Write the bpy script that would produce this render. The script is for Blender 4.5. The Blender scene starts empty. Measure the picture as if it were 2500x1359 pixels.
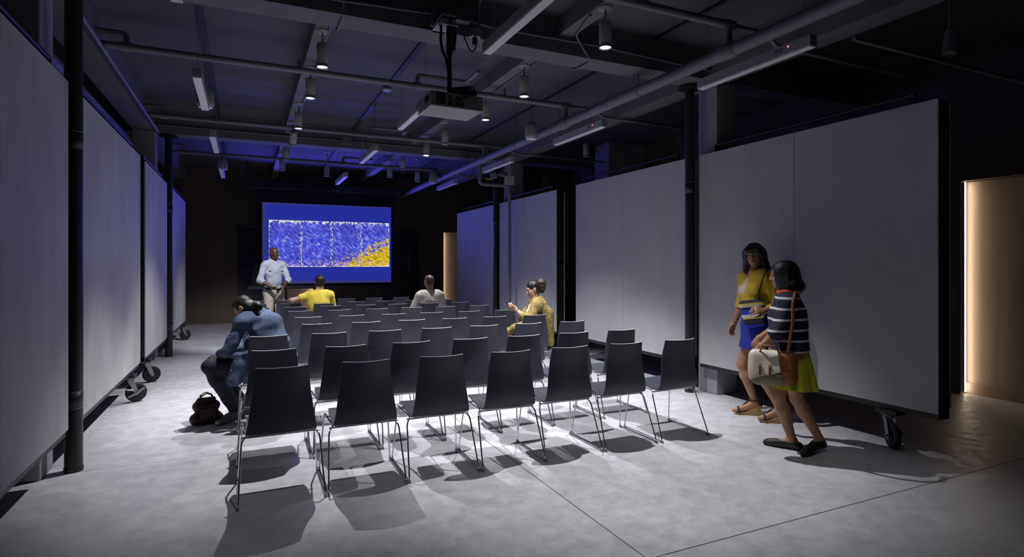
import bpy, math, random
import numpy as np
from mathutils import Vector, Matrix, Euler
random.seed(7); rng = np.random.default_rng(7)
SC = bpy.context.scene
COL = SC.collection
R = math.radians

# ------------------------------------------------------------------ camera, world, view
cam_d = bpy.data.cameras.new('camera'); cam = bpy.data.objects.new('camera', cam_d); COL.objects.link(cam)
cam.location = (0, 0, 1.5)
cam.rotation_euler = (R(90), 0, -math.atan(650/1399))
cam_d.sensor_width = 36.0; cam_d.sensor_fit = 'HORIZONTAL'
cam_d.lens = 1399/2500*36.0
cam_d.shift_y = (645-679.5)/2500
cam_d.clip_end = 100
SC.camera = cam
w = bpy.data.worlds.new('world'); SC.world = w; w.use_nodes = True
w.node_tree.nodes['Background'].inputs[0].default_value = (0.30, 0.30, 0.42, 1)
w.node_tree.nodes['Background'].inputs[1].default_value = 0.008
vs = SC.view_settings
vs.view_transform = 'Standard'; vs.look = 'None'; vs.exposure = 0.0; vs.gamma = 1.0; vs.use_curve_mapping = False

def lamp(name, kind, loc, rot, power, color, **kw):
    d = bpy.data.lights.new(name, kind); d.energy = power; d.color = color
    for k, v in kw.items(): setattr(d, k, v)
    o = bpy.data.objects.new(name, d); COL.objects.link(o); o.location = loc; o.rotation_euler = rot
    return o
# blue spots added at the screen to strengthen its weak wash on the room
for sx, sz in ((0.55, 2.6), (1.5, 1.9), (2.4, 2.6), (3.25, 2.0)):
    lamp('screen_glow_fill', 'SPOT', (sx, 14.93, sz), (R(-90-32), 0, 0), 95, (0.10, 0.095, 1.0),
         spot_size=R(140), spot_blend=0.8, shadow_soft_size=0.0)

# ------------------------------------------------------------------ mesh helpers
class MB:
    def __init__(s): s.v = []; s.f = []; s.m = []; s.sm = []
    def add(s, vs, fs, mi=0, smooth=False):
        n = len(s.v); s.v += [tuple(p) for p in vs]
        for f in fs: s.f.append([i+n for i in f]); s.m.append(mi); s.sm.append(smooth)
        return s
    def box(s, x0, x1, y0, y1, z0, z1, mi=0, b=0.0):
        if b > 0:
            return s.bbox(x0, x1, y0, y1, z0, z1, b, mi)
        v = [(x, y, z) for z in (z0, z1) for y in (y0, y1) for x in (x0, x1)]
        f = [(0,2,3,1),(4,5,7,6),(0,1,5,4),(2,6,7,3),(0,4,6,2),(1,3,7,5)]
        return s.add(v, f, mi)
    def bbox(s, x0, x1, y0, y1, z0, z1, b, mi=0):
        import bmesh
        bm = bmesh.new(); bmesh.ops.create_cube(bm, size=1)
        for v in bm.verts: v.co = Vector(((x0+x1)/2+v.co.x*(x1-x0), (y0+y1)/2+v.co.y*(y1-y0), (z0+z1)/2+v.co.z*(z1-z0)))
        bmesh.ops.bevel(bm, geom=bm.edges[:], offset=b, segments=2, affect='EDGES', profile=0.5)
        bm.verts.index_update()
        s.add([v.co for v in bm.verts], [[v.index for v in f.verts] for f in bm.faces], mi); bm.free(); return s
    def tube(s, pts, r, n=10, mi=0, caps=True, closed=False):
        P = [Vector(p) for p in pts]; N = len(P)
        rr = r if isinstance(r, (list, tuple)) else [r]*N
        T = []
        for i in range(N):
            if closed: t = P[(i+1) % N]-P[i-1]
            else: t = (P[min(i+1, N-1)]-P[max(i-1, 0)])
            T.append(t.normalized())
        up = Vector((0, 0, 1)) if abs(T[0].z) < 0.9 else Vector((1, 0, 0))
        u = T[0].cross(up).normalized(); vs = []
        for i in range(N):
            u = (u-T[i]*u.dot(T[i]))
            if u.length < 1e-6: u = T[i].orthogonal()
            u.normalize(); w_ = T[i].cross(u)
            for k in range(n):
                a = 2*math.pi*k/n; vs.append(P[i]+(u*math.cos(a)+w_*math.sin(a))*rr[i])
        fs = []
        for i in range(N if closed else N-1):
            j = (i+1) % N
            for k in range(n):
                k2 = (k+1) % n; fs.append((i*n+k, i*n+k2, j*n+k2, j*n+k))
        s.add(vs, fs, mi, True)
        if caps and not closed:
            s.add(vs[:n], [tuple(range(n))[::-1]], mi); s.add(vs[-n:], [tuple(range(n))], mi)
        return s
    def cyl(s, c, r, z0, z1, n=24, mi=0, r2=None):
        return s.tube([(c[0], c[1], z0), (c[0], c[1], z1)], [r, r if r2 is None else r2], n, mi)
    def lathe(s, c, prof, n=28, mi=0, caps=True):
        vs = []; fs = []
        for (r, z) in prof:
            for k in range(n):
                a = 2*math.pi*k/n; vs.append((c[0]+r*math.cos(a), c[1]+r*math.sin(a), c[2]+z))
        for i in range(len(prof)-1):
            for k in range(n):
                k2 = (k+1) % n; fs.append((i*n+k, i*n+k2, (i+1)*n+k2, (i+1)*n+k))
        s.add(vs, fs, mi, True)
        if caps: s.add(vs[:n], [tuple(range(n))[::-1]], mi); s.add(vs[-n:], [tuple(range(n))], mi)
        return s
    def build(s, name, mats, parent=None, loc=None, rot=None):
        me = bpy.data.meshes.new(name); me.from_pydata(s.v, [], s.f)
        for m in (mats if isinstance(mats, (list, tuple)) else [mats]): me.materials.append(m)
        me.polygons.foreach_set('material_index', s.m); me.polygons.foreach_set('use_smooth', s.sm)
        me.update()
        o = bpy.data.objects.new(name, me); COL.objects.link(o)
        if parent: o.parent = parent
        if loc: o.location = loc
        if rot: o.rotation_euler = rot
        return o
def arc(p0, p1, p2, r, n=5):
    """rounded corner points at p1"""
    p0, p1, p2 = Vector(p0), Vector(p1), Vector(p2)
    a = (p0-p1).normalized(); b = (p2-p1).normalized()
    r = min(r, (p0-p1).length*.49, (p2-p1).length*.49); A = p1+a*r; B = p1+b*r
    return [A*(1-t)**2+p1*2*t*(1-t)+B*t*t for t in [i/n for i in range(n+1)]]
def rpath(pts, r=0.05, n=5, closed=False):
    out = []; N = len(pts)
    if closed:
        for i in range(N): out += arc(pts[i-1], pts[i], pts[(i+1) % N], r, n)
        return out
    out = [Vector(pts[0])]
    for i in range(1, N-1): out += arc(pts[i-1], pts[i], pts[i+1], r, n)
    return out+[Vector(pts[-1])]
def empty(name, loc, rz, label, cat, group=None):
    o = bpy.data.objects.new(name, None); COL.objects.link(o); o.empty_display_size = .1
    o.location = loc; o.rotation_euler = (0, 0, rz); return tag(o, label, cat, group)
def tag(o, label, cat, group=None, kind=None):
    o['label'] = label; o['category'] = cat
    if group: o['group'] = group
    if kind: o['kind'] = kind
    return o
def struct(o): o['kind'] = 'structure'; return o
def copy_tree(o, children, parent=None):
    c = o.copy(); COL.objects.link(c)
    if parent: c.parent = parent
    for ch in children.get(o, []): copy_tree(ch, children, c)
    return c
def child_map():
    m = {}
    for o in bpy.data.objects:
        if o.parent: m.setdefault(o.parent, []).append(o)
    return m
def text_mesh(name, body, size, m, parent, loc, rot, extrude=0.0015):
    cu = bpy.data.curves.new(name, 'FONT'); cu.body = body; cu.size = size; cu.extrude = extrude
    cu.align_x = 'CENTER'; cu.align_y = 'CENTER'
    t = bpy.data.objects.new(name, cu); COL.objects.link(t)
    dg = bpy.context.evaluated_depsgraph_get()
    me = bpy.data.meshes.new_from_object(t.evaluated_get(dg)); bpy.data.objects.remove(t)
    me.materials.clear(); me.materials.append(m)
    o = bpy.data.objects.new(name, me); COL.objects.link(o)
    if parent: o.parent = parent
    o.location = loc; o.rotation_euler = rot; return o

# ------------------------------------------------------------------ materials
def mat(name, col, rough=0.5, metal=0.0, var=0.0, vscale=8.0, bump=0.0, bscale=60.0, emit=None, estr=0.0, spec=0.5, col2=None, stretch=None, wr=0.0):
    m = bpy.data.materials.new(name); m.use_nodes = True; nt = m.node_tree; N = nt.nodes; L = nt.links
    b = N['Principled BSDF']; b.inputs['Roughness'].default_value = rough; b.inputs['Metallic'].default_value = metal
    b.inputs['Specular IOR Level'].default_value = spec
    b.inputs['Base Color'].default_value = (*col, 1)
    tc = N.new('ShaderNodeTexCoord'); src = tc.outputs['Object']
    if stretch:
        mp = N.new('ShaderNodeMapping'); mp.inputs['Scale'].default_value = stretch; L.new(src, mp.inputs[0]); src = mp.outputs[0]
    if var > 0 or col2:
        no = N.new('ShaderNodeTexNoise'); no.inputs['Scale'].default_value = vscale; no.inputs['Detail'].default_value = 6
        L.new(src, no.inputs['Vector'])
        cr = N.new('ShaderNodeValToRGB'); e = cr.color_ramp.elements
        c2 = col2 if col2 else tuple(c*(1-var) for c in col)
        c1 = col if col2 else tuple(min(1, c*(1+var)) for c in col)
        e[0].position = 0.32; e[0].color = (*c2, 1); e[1].position = 0.68; e[1].color = (*c1, 1)
        L.new(no.outputs['Fac'], cr.inputs[0]); L.new(cr.outputs[0], b.inputs['Base Color'])
    if bump > 0:
        n2 = N.new('ShaderNodeTexNoise'); n2.inputs['Scale'].default_value = bscale; n2.inputs['Detail'].default_value = 4
        L.new(src, n2.inputs['Vector'])
        bp = N.new('ShaderNodeBump'); bp.inputs['Strength'].default_value = bump; bp.inputs['Distance'].default_value = 0.01
        L.new(n2.outputs['Fac'], bp.inputs['Height']); L.new(bp.outputs[0], b.inputs['Normal'])
    if wr > 0:                                                    # soft creases in cloth
        mp2 = N.new('ShaderNodeMapping'); mp2.inputs['Scale'].default_value = (1, 1, 1.7); mp2.inputs['Rotation'].default_value = (.5, .3, .2); L.new(tc.outputs['Object'], mp2.inputs[0])
        n3 = N.new('ShaderNodeTexNoise'); n3.inputs['Scale'].default_value = 6; n3.inputs['Detail'].default_value = 2; n3.inputs['Distortion'].default_value = .8; L.new(mp2.outputs[0], n3.inputs['Vector'])
        m3 = N.new('ShaderNodeMath'); m3.operation = 'MULTIPLY_ADD'; m3.inputs[1].default_value = 2; m3.inputs[2].default_value = -1; L.new(n3.outputs['Fac'], m3.inputs[0])
        m4 = N.new('ShaderNodeMath'); m4.operation = 'ABSOLUTE'; L.new(m3.outputs[0], m4.inputs[0])
        m5 = N.new('ShaderNodeMath'); m5.operation = 'POWER'; m5.inputs[1].default_value = .6; L.new(m4.outputs[0], m5.inputs[0])
        b3 = N.new('ShaderNodeBump'); b3.inputs['Strength'].default_value = wr; b3.inputs['Distance'].default_value = 0.02; L.new(m5.outputs[0], b3.inputs['Height'])
        if b.inputs['Normal'].is_linked: L.new(b.inputs['Normal'].links[0].from_socket, b3.inputs['Normal'])
        L.new(b3.outputs[0], b.inputs['Normal'])
    if emit: b.inputs['Emission Color'].default_value = (*emit, 1); b.inputs['Emission Strength'].default_value = estr
    return m

def floor_mat():
    m = bpy.data.materials.new('polished_concrete'); m.use_nodes = True; nt = m.node_tree; N = nt.nodes; L = nt.links
    b = N['Principled BSDF']; tc = N.new('ShaderNodeTexCoord')
    def noise(scale, detail, rough=0.55, dist=0.0):
        n = N.new('ShaderNodeTexNoise'); n.inputs['Scale'].default_value = scale; n.inputs['Detail'].default_value = detail
        n.inputs['Roughness'].default_value = rough; n.inputs['Distortion'].default_value = dist
        L.new(tc.outputs['Object'], n.inputs['Vector']); return n
    n1 = noise(1.6, 10, 0.68, 0.8); n2 = noise(9, 8, 0.68, 0.5); n3 = noise(45, 3)
    c1 = N.new('ShaderNodeValToRGB'); e = c1.color_ramp.elements
    e[0].position = 0.33; e[0].color = (0.56, 0.565, 0.60, 1); e[1].position = 0.68; e[1].color = (0.70, 0.705, 0.74, 1)
    L.new(n1.outputs['Fac'], c1.inputs[0])
    c2 = N.new('ShaderNodeValToRGB'); e = c2.color_ramp.elements
    e[0].position = 0.34; e[0].color = (0.80, 0.80, 0.82, 1); e[1].position = 0.62; e[1].color = (1, 1, 1, 1)
    L.new(n2.outputs['Fac'], c2.inputs[0])
    mx = N.new('ShaderNodeMix'); mx.data_type = 'RGBA'; mx.blend_type = 'MULTIPLY'; mx.inputs[0].default_value = 1
    L.new(c1.outputs[0], mx.inputs[6]); L.new(c2.outputs[0], mx.inputs[7]); L.new(mx.outputs[2], b.inputs['Base Color'])
    rr = N.new('ShaderNodeMapRange'); rr.inputs[1].default_value = .3; rr.inputs[2].default_value = .7
    rr.inputs[3].default_value = 0.30; rr.inputs[4].default_value = 0.58
    L.new(n2.outputs['Fac'], rr.inputs[0]); L.new(rr.outputs[0], b.inputs['Roughness'])
    ad = N.new('ShaderNodeMath'); ad.operation = 'ADD'; L.new(n2.outputs['Fac'], ad.inputs[0]); L.new(n3.outputs['Fac'], ad.inputs[1])
    bp = N.new('ShaderNodeBump'); bp.inputs['Strength'].default_value = 0.10; bp.inputs['Distance'].default_value = 0.02
    L.new(ad.outputs[0], bp.inputs['Height']); L.new(bp.outputs[0], b.inputs['Normal'])
    b.inputs['Specular IOR Level'].default_value = 0.35
    return m
def brick_mat():
    m = bpy.data.materials.new('dark_brick'); m.use_nodes = True; nt = m.node_tree; N = nt.nodes; L = nt.links
    b = N['Principled BSDF']; tc = N.new('ShaderNodeTexCoord'); br = N.new('ShaderNodeTexBrick')
    mp = N.new('ShaderNodeMapping'); mp.inputs['Rotation'].default_value = (R(90), 0, 0); L.new(tc.outputs['Object'], mp.inputs[0]); L.new(mp.outputs[0], br.inputs[0])
    br.inputs['Color1'].default_value = (.12, .045, .025, 1); br.inputs['Color2'].default_value = (.08, .035, .02, 1); br.inputs['Mortar'].default_value = (.06, .05, .04, 1)
    br.inputs['Scale'].default_value = 4.5; L.new(br.outputs[0], b.inputs['Base Color']); b.inputs['Roughness'].default_value = .9
    return m
def stripe_mat(name, stops, axis=2, scale=1.0, off=0.0, rough=0.8, period=None, rot=None):
    """constant colour bands woven across the thing along an axis"""
    m = bpy.data.materials.new(name); m.use_nodes = True; nt = m.node_tree; N = nt.nodes; L = nt.links
    b = N['Principled BSDF']; b.inputs['Roughness'].default_value = rough
    tc = N.new('ShaderNodeTexCoord'); src = tc.outputs['Object']
    if rot:
        mp = N.new('ShaderNodeMapping'); mp.inputs['Rotation'].default_value = rot; L.new(src, mp.inputs[0]); src = mp.outputs[0]
    sp = N.new('ShaderNodeSeparateXYZ'); L.new(src, sp.inputs[0])
    mr = N.new('ShaderNodeMath'); mr.operation = 'MULTIPLY_ADD'; mr.inputs[1].default_value = scale; mr.inputs[2].default_value = off
    L.new(sp.outputs[axis], mr.inputs[0]); out = mr.outputs[0]
    if period:
        fr = N.new('ShaderNodeMath'); fr.operation = 'FRACT'; L.new(out, fr.inputs[0]); out = fr.outputs[0]
    cr = N.new('ShaderNodeValToRGB'); cr.color_ramp.interpolation = 'CONSTANT'; e = cr.color_ramp.elements
    e[0].position = stops[0][0]; e[0].color = (*stops[0][1], 1); e[1].position = stops[1][0]; e[1].color = (*stops[1][1], 1)
    for p, c in stops[2:]: x = e.new(p); x.color = (*c, 1)
    L.new(out, cr.inputs[0]); L.new(cr.outputs[0], b.inputs['Base Color'])
    return m
def patch_mat(name, ca, cb, scale=40, thr=0.5, rough=0.85):
    m = mat(name, ca, rough, var=0.2); nt = m.node_tree; N = nt.nodes; L = nt.links
    for n in list(N):
        if n.type == 'VALTORGB':
            n.color_ramp.elements[0].color = (*cb, 1); n.color_ramp.elements[1].color = (*ca, 1)
            n.color_ramp.elements[0].position = thr-.05; n.color_ramp.elements[1].position = thr+.05
        if n.type == 'TEX_NOISE': n.inputs['Scale'].default_value = scale; n.inputs['Detail'].default_value = 3
    return m
M = dict(
    floor=floor_mat(), brick=brick_mat(),
    ceil=mat('painted_slab', (.075, .075, .092), .85, var=.10, vscale=1.2, bump=.15, bscale=25),
    beam=mat('painted_beam', (.135, .135, .15), .8, var=.06, vscale=2, bump=.1),
    plaster=mat('plaster', (.32, .32, .35), .8, var=.08, vscale=4),
    wood=mat('dark_wood_wall', (.13, .095, .065), .6, var=.2, vscale=3, stretch=(1, 1, .08)),
    woodlit=mat('oak_panel', (.58, .46, .355), .45, var=.16, vscale=9, stretch=(1, 1, .07)),
    base=mat('oak_baseboard', (.50, .39, .29), .5, var=.1, vscale=5),
    board=mat('fabric_board', (.47, .47, .49), .92, var=.06, vscale=2.6, bump=.12, bscale=180),
    boardb=mat('painted_board', (.50, .50, .50), .75, var=.15, vscale=2.2, bump=.06, bscale=30, stretch=(1, 1, .45)),
    black=mat('black_paint', (.012, .012, .013), .5), pipe_black=mat('black_pipe', (.022, .022, .024), .42),
    ring=mat('dull_steel_band', (.28, .28, .30), .35, .7),
    rubber=mat('black_rubber', (.012, .012, .012), .6, bump=.2, bscale=80), steel=mat('zinc_steel', (.30, .30, .32), .38, .8, var=.1),
    chrome=mat('chrome', (.72, .72, .75), .12, 1.0), clear=mat('clear_plastic', (.20, .20, .215), .25, spec=.6),
    shell=mat('black_laminate', (.053, .057, .080), .42, var=.06, vscale=20), rim=mat('shell_edge', (.85, .85, .86), .4),
    white=mat('white_metal', (.36, .36, .365), .5), lightbody=mat('light_body', (.30, .30, .31), .55),
    pipe=mat('grey_painted_pipe', (.17, .17, .19), .6, var=.08, vscale=6), conduit=mat('grey_conduit', (.15, .15, .165), .55),
    lens=mat('lit_lens', (1, 1, 1), .4, emit=(1, .98, .94), estr=5.0), lens_off=mat('unlit_lens', (.35, .35, .36), .3),
    diffuser=mat('white_diffuser', (.74, .74, .77), .6), red=mat('red_led', (.6, .02, .02), .4, emit=(1, .08, .08), estr=6),
    proj=mat('projector_white', (.22, .22, .22), .5), vent=mat('dark_vent', (.03, .03, .03), .6),
    slot=mat('dark_track', (.02, .02, .022), .6), signw=mat('sign_white', (.5, .48, .45), .6), signr=mat('sign_red', (.25, .03, .02), .6),
    ink=mat('dark_ink', (.06, .06, .06), .7), led=mat('warm_led', (1, .8, .6), .5, emit=(1, .85, .68), estr=7.0),
    glass=mat('dark_blue_glass', (.01, .014, .05), .15, spec=.8), darkdoor=mat('dark_door', (.010, .010, .014), .35),
    handle=mat('brushed_handle', (.3, .32, .6), .25, .9), scr_black=mat('screen_black', (.006, .006, .007), .9),
    joint=mat('floor_joint', (.03, .03, .032), .9),
    skin=mat('skin_light', (.56, .34, .23), .5, var=.05), skin2=mat('skin_tan', (.40, .21, .12), .5, var=.05), skin3=mat('skin_dark', (.075, .035, .022), .38, var=.08),
    skinh=mat('shaved_scalp', (.10, .062, .04), .5, var=.08, vscale=30),
    eye=mat('eye_white', (.5, .5, .48), .3), iris=mat('iris', (.02, .012, .01), .2), lip=mat('lips', (.36, .12, .09), .45), lip3=mat('lips_dark', (.10, .035, .03), .45),
    hair=mat('black_hair', (.010, .008, .008), .5, var=.3, vscale=30, stretch=(4, 4, .4), bump=.12, bscale=120), hairb=mat('brown_hair', (.020, .010, .005), .55, col2=(.055, .030, .012), vscale=40, bump=.7, bscale=70),
    denim=mat('denim_shirt', (.068, .098, .175), .85, var=.20, vscale=60, bump=.12, bscale=420, wr=0.18), jeans=mat('dark_jeans', (.012, .014, .028), .85, var=.2, vscale=30, wr=0.13),
    dshoe=mat('grey_flat_shoe', (.09, .10, .10), .6), toe=mat('white_toe_cap', (.6, .6, .6), .5), maroon=mat('maroon_leather', (.035, .010, .012), .55, var=.2, vscale=20),
    shirt=mat('pale_blue_shirt', (.42, .45, .55), .85, var=.06, vscale=50, wr=0.20), khaki=mat('cream_trousers', (.55, .50, .42), .85, var=.05, wr=0.13),
    yellow=mat('yellow_cotton', (.72, .58, .07), .85, var=.05, wr=0.20), white_t=mat('cream_cotton', (.60, .57, .50), .85, var=.05, wr=0.20), greyp=mat('grey_cotton', (.12, .13, .17), .85),
    shawl=patch_mat('shawl_pattern', (.42, .32, .10), (.09, .065, .025), 85, .47), teal=patch_mat('teal_pattern', (.08, .35, .30), (.6, .6, .55), 60, .5),
    blouse=mat('white_blouse', (.65, .6, .55), .8), gold=mat('gold', (.7, .5, .2), .3, 1), phone=mat('phone_body', (.02, .02, .05), .2), phscr=mat('phone_screen', (.05, .05, .3), .2, emit=(.25, .22, .9), estr=1.2),
    mustard=mat('mustard_cardigan', (.60, .42, .035), .85, var=.06, wr=0.20), blue=mat('royal_blue', (.012, .02, .32), .75), cork=mat('cork_wedge', (.35, .22, .10), .8), blk_leather=mat('black_leather', (.014, .012, .012), .5),
    orange=mat('orange_scarf', (.62, .07, .015), .8), lime=mat('chartreuse_cotton', (.42, .42, .02), .85, var=.06, wr=0.12), brown=mat('tan_leather', (.22, .075, .02), .5), cream=mat('cream_leather', (.62, .56, .46), .45),
    cable=mat('black_cable', (.01, .01, .01), .5),
    tail=mat('shirt_shade', (.10, .12, .18), .8, var=.1),
)
NAVY = (.010, .012, .03); WHT = (.62, .62, .64)
M['stripes'] = stripe_mat('navy_white_stripes', [(0, NAVY), (.80, WHT)], 2, 1/.085, .35, period=True)
M['bagstripes'] = stripe_mat('striped_canvas', [(0, (.02, .04, .5)), (.10, NAVY), (.30, (.6, .45, .1)), (.36, WHT), (.46, (.02, .04, .5)), (.66, NAVY), (.72, WHT), (.80, (.6, .45, .08)), (.86, NAVY)], 2, 1/.26, .5)
# ------------------------------------------------------------------ the room
def floor():
    xs = [-4, 1.852, 1.858, 9]; ys = [-3, 2.3505, 2.3575, 5.078, 5.082, 8.023, 8.027, 10.9, 10.904, 16.4]
    mb = MB()
    for i in range(len(xs)-1):
        for j in range(len(ys)-1):
            jt = (i == 1) or (j % 2 == 1); v = [(xs[i], ys[j], 0), (xs[i+1], ys[j], 0), (xs[i+1], ys[j+1], 0), (xs[i], ys[j+1], 0)]
            mb.add(v, [(0, 1, 2, 3)], 1 if jt else 0)
    struct(mb.build('floor', [M['floor'], M['joint']]))
floor()
struct(MB().box(-2.9, 9, -3, 16.55, 3.95, 4.15).build('ceiling', M['ceil']))
struct(MB().box(-2.9, -2.7, -3, 16.6, 0, 3.95).build('wall_left', M['wood']))
struct(MB().box(-2.9, 9, -3.2, -3.0, 0, 3.95).build('wall_front', M['wood']))
# right wall (x = 7.5) with the lit opening y 2.0 .. 3.83
mb = MB(); mb.box(7.5, 7.72, 3.83, 16.35, 0, 3.95); mb.box(7.5, 7.72, -3, 2.0, 0, 3.95); mb.box(7.5, 7.72, 2.0, 3.83, 2.46, 3.95)
mb.box(7.72, 7.8, -3, 16.35, 0, 3.95)
struct(mb.build('wall_right', M['wood']))
# back wall (y = 16.35) with its openings
mb = MB()
opens = [(-0.20, 0.50), (1.00, 1.68), (3.45, 4.60), (5.33, 6.30)]
x = -2.7
for a, b in opens:
    mb.box(x, a, 16.35, 16.55, 0, 3.95); mb.box(a, b, 16.35, 16.55, 2.46, 3.95); x = b
mb.box(x, 7.5, 16.35, 16.55, 0, 3.95); mb.box(-2.7, 7.5, 16.55, 16.65, 0, 3.95)
struct(mb.build('wall_back', M['wood']))
# slim battens on the back wall
for k, bx in enumerate((-1.35, -0.62, -0.22, 4.66, 5.1)):
    struct(MB().box(bx, bx+.035, 16.335, 16.36, .12, 2.5).build('trim_%d' % (k+1), M['wood']))
for k, (a, b) in enumerate(((-2.7, -.2), (.5, 1.0), (1.68, 3.45), (4.6, 5.33))):
    struct(MB().box(a, b, 16.33, 16.36, 0, .11).build('baseboard_back' if k == 0 else 'baseboard_back_%d' % (k+1), M['wood']))
# lit openings: oak panel set back in a jamb, warm led strip down one edge
def lit_panel(loc, rz, wid, strip_side, label, z0=0.0):
    e = empty('sliding_oak_door', loc, rz, label, 'door', 'oak door panels grazed by warm light')
    # local: opening spans x 0..wid, faces -y, panel at y .12
    MB().box(0.002, wid-.002, .12, .16, .13, 2.455, b=.003).build('door_leaf', M['woodlit'], e)
    MB().box(0.002, wid-.002, .105, .16, 0.001, .13, b=.004).build('kick_board', M['base'], e)
    sx = wid-.014 if strip_side > 0 else .004
    MB().box(sx, sx+.010, .050, .085, .02, 2.45).build('light_strip', M['led'], e)
    sh = wid-.022 if strip_side > 0 else .003
    MB().box(sh, sh+.019, .030, .036, .02, 2.45).build('strip_shield', M['base'], e)
    j = wid-.003 if strip_side > 0 else .0
    MB().box(j, j+.003, .0, .105, .02, 2.455).build('jamb_lining', M['base'], e)
lit_panel((7.5, 3.825, 0), R(-90), 1.82, -1, 'oak door leaf in the right wall, glowing warm down its left edge')
lit_panel((1.005, 16.35, 0), 0, .67, 1, 'oak door leaf below the projection screen, lit from its right edge')
lit_panel((5.335, 16.35, 0), 0, .96, -1, 'narrow lit oak door leaf beside the farthest right display panel')
# dark doors in the back wall
d1 = struct(MB().box(-.195, .495, 16.38, 16.42, 0.005, 2.455, b=.004).build('door_1', M['glass']))
d2 = struct(MB().box(3.455, 4.595, 16.38, 16.42, 0.005, 2.455, b=.004).build('door_2', M['darkdoor']))
h = MB().tube(rpath([(4.27, 16.38, 1.32), (4.27, 16.32, 1.32), (4.27, 16.32, 1.97), (4.27, 16.38, 1.97)], .02), .012).build('door_handle', M['handle']); h.parent = d2
t6 = MB()
for a, b in ((-.235, -.2), (.5, .53), (3.41, 3.45), (4.6, 4.64)): t6.box(a, b, 16.325, 16.37, 0, 2.5)
t6.box(-.235, .53, 16.325, 16.37, 2.46, 2.5); t6.box(3.41, 4.64, 16.325, 16.37, 2.46, 2.5)
struct(t6.build('trim_6', M['wood']))

# beams, joists, plaster piers
def sbox(name, m, *a): return struct(MB().box(*a).build(name, m))
for i, (y0, y1) in enumerate(((-1.0, -.7), (4.97, 5.27), (10.65, 10.95))): sbox('beam' if i == 0 else 'beam_%d' % (i+1), M['beam'], -2.7, 7.5, y0, y1, 3.6, 3.95)
for i, x0 in enumerate((-1.60, 4.78)):
    for j, (y0, y1) in enumerate(((-.7, 4.97), (5.27, 10.65), (10.95, 16.35))): sbox('edge_beam_%d_%d' % (i+1, j+1), M['beam'], x0, x0+.28, y0, y1, 3.60, 3.95)
for i, x0 in enumerate((.60, 2.81)):
    for j, (y0, y1) in enumerate(((-.7, 4.97), (5.27, 10.65), (10.95, 16.35))): sbox('joist_%d_%d' % (i+1, j+1), M['beam'], x0, x0+.15, y0, y1, 3.77, 3.95)
for i, (x0, y0) in enumerate(((-1.60, 4.97), (4.90, 4.97), (-1.60, 10.5), (4.90, 10.65))):
    struct(MB().box(x0, x0+.31, y0, y0+.30, .0, 3.6, b=.012).build('pier_%d' % (i+1), M['plaster']))
struct(MB().box(6.2, 6.9, 13.0, 13.9, 0, 3.95).build('pier_5', M['brick']))
struct(MB().box(6.6, 7.5, 9.6, 10.1, 0, 3.95).build('pier_6', M['plaster']))

# black round pipe columns
cp = [((-1.135, 5.12), 'near left', 'black pipe column between the two nearest left panels'), ((-1.135, 10.80), 'far left', 'black pipe column before the farthest left panel'),
      ((4.745, 5.24), 'near right', 'black pipe column between the two nearest right panels'), ((4.76, 11.05), 'far right', 'black pipe column between the two farthest right panels')]
for (x, y), _, lb in cp:
    e = empty('pipe_column', (x, y, 0), 0, lb, 'column', 'black pipe columns')
    MB().cyl((0, 0), .056, 0.003, 3.56, 32).build('shaft', M['pipe_black'], e)
    MB().cyl((0, 0), .060, 0, .03, 32).build('base_collar', M['pipe_black'], e)
    for zz in (.52, 2.40):
        MB().lathe((0, 0, zz), [(.0565, -.06), (.0575, -.06), (.0575, .06), (.0565, .06)], 32).build('coupling', M['pipe_black'], e)
        MB().lathe((0, 0, zz-.06), [(.0572, -.003), (.0592, 0), (.0572, .003)], 32).build('steel_band', M['ring'], e)
        MB().lathe((0, 0, zz+.06), [(.0572, -.003), (.0592, 0), (.0572, .003)], 32).build('steel_band', M['ring'], e)
    MB().cyl((0, 0), .13, 3.56, 3.595, 32).build('top_flange', M['pipe_black'], e)

# ------------------------------------------------------------------ mobile display panels
ZB, ZT = .35, 2.77
def caster(parent, x, y, rz, brake):
    c = MB()
    c.box(-.055, .055, -.075, .075, .262, .272, b=.002); c.cyl((0, 0), .035, .240, .262, 20)
    for s in (-1, 1):
        v = [(s*.040, -.03, .245), (s*.040, .03, .245), (s*.040, .075, .10), (s*.040, .060, .078), (s*.040, .040, .085)]
        v2 = [(p[0]-s*.005, p[1], p[2]) for p in v]; n = 5
        c.add(v+v2, [tuple(range(n)), tuple(range(2*n-1, n-1, -1))]+[(i, (i+1) % n, n+(i+1) % n, n+i) for i in range(n)])
    c.box(-.045, .045, -.03, .03, .238, .247)
    c.tube([(-.058, .055, .103), (.058, .055, .103)], .009)
    o = c.build('caster', M['steel'], parent); o.location = (x, y, 0); o.rotation_euler = (0, 0, rz)
    wl = MB()
    prof = [(.045, -.019), (.060, -.020), (.085, -.024), (.098, -.020), (.102, -.010), (.103, 0), (.102, .010), (.098, .020), (.085, .024), (.060, .020), (.045, .019)]
    n = 32; vs_ = []; fs = []
    for r_, zz in prof:
        for k in range(n): a = 2*math.pi*k/n; vs_.append((zz, .055+r_*math.cos(a), .103+r_*math.sin(a)))
    for i in range(len(prof)-1):
        for k in range(n): fs.append((i*n+k, i*n+(k+1) % n, (i+1)*n+(k+1) % n, (i+1)*n+k))
    wl.add(vs_, fs, 0, True); wl.tube([(-.026, .055, .103), (.026, .055, .103)], .046, 20)
    wl.build('wheel', M['rubber'], o)
    if brake:
        b = MB(); s = 1 if brake > 0 else -1
        b.tube([(s*.05, -.03, .065), (s*.052, .055, .105), (s*.05, .125, .155)], [.012, .018, .011], 8)
        b.tube([(s*.05, -.045, .15), (s*.052, .02, .135)], .010, 8)
        b.build('brake_lever', M['steel'], o)
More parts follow.
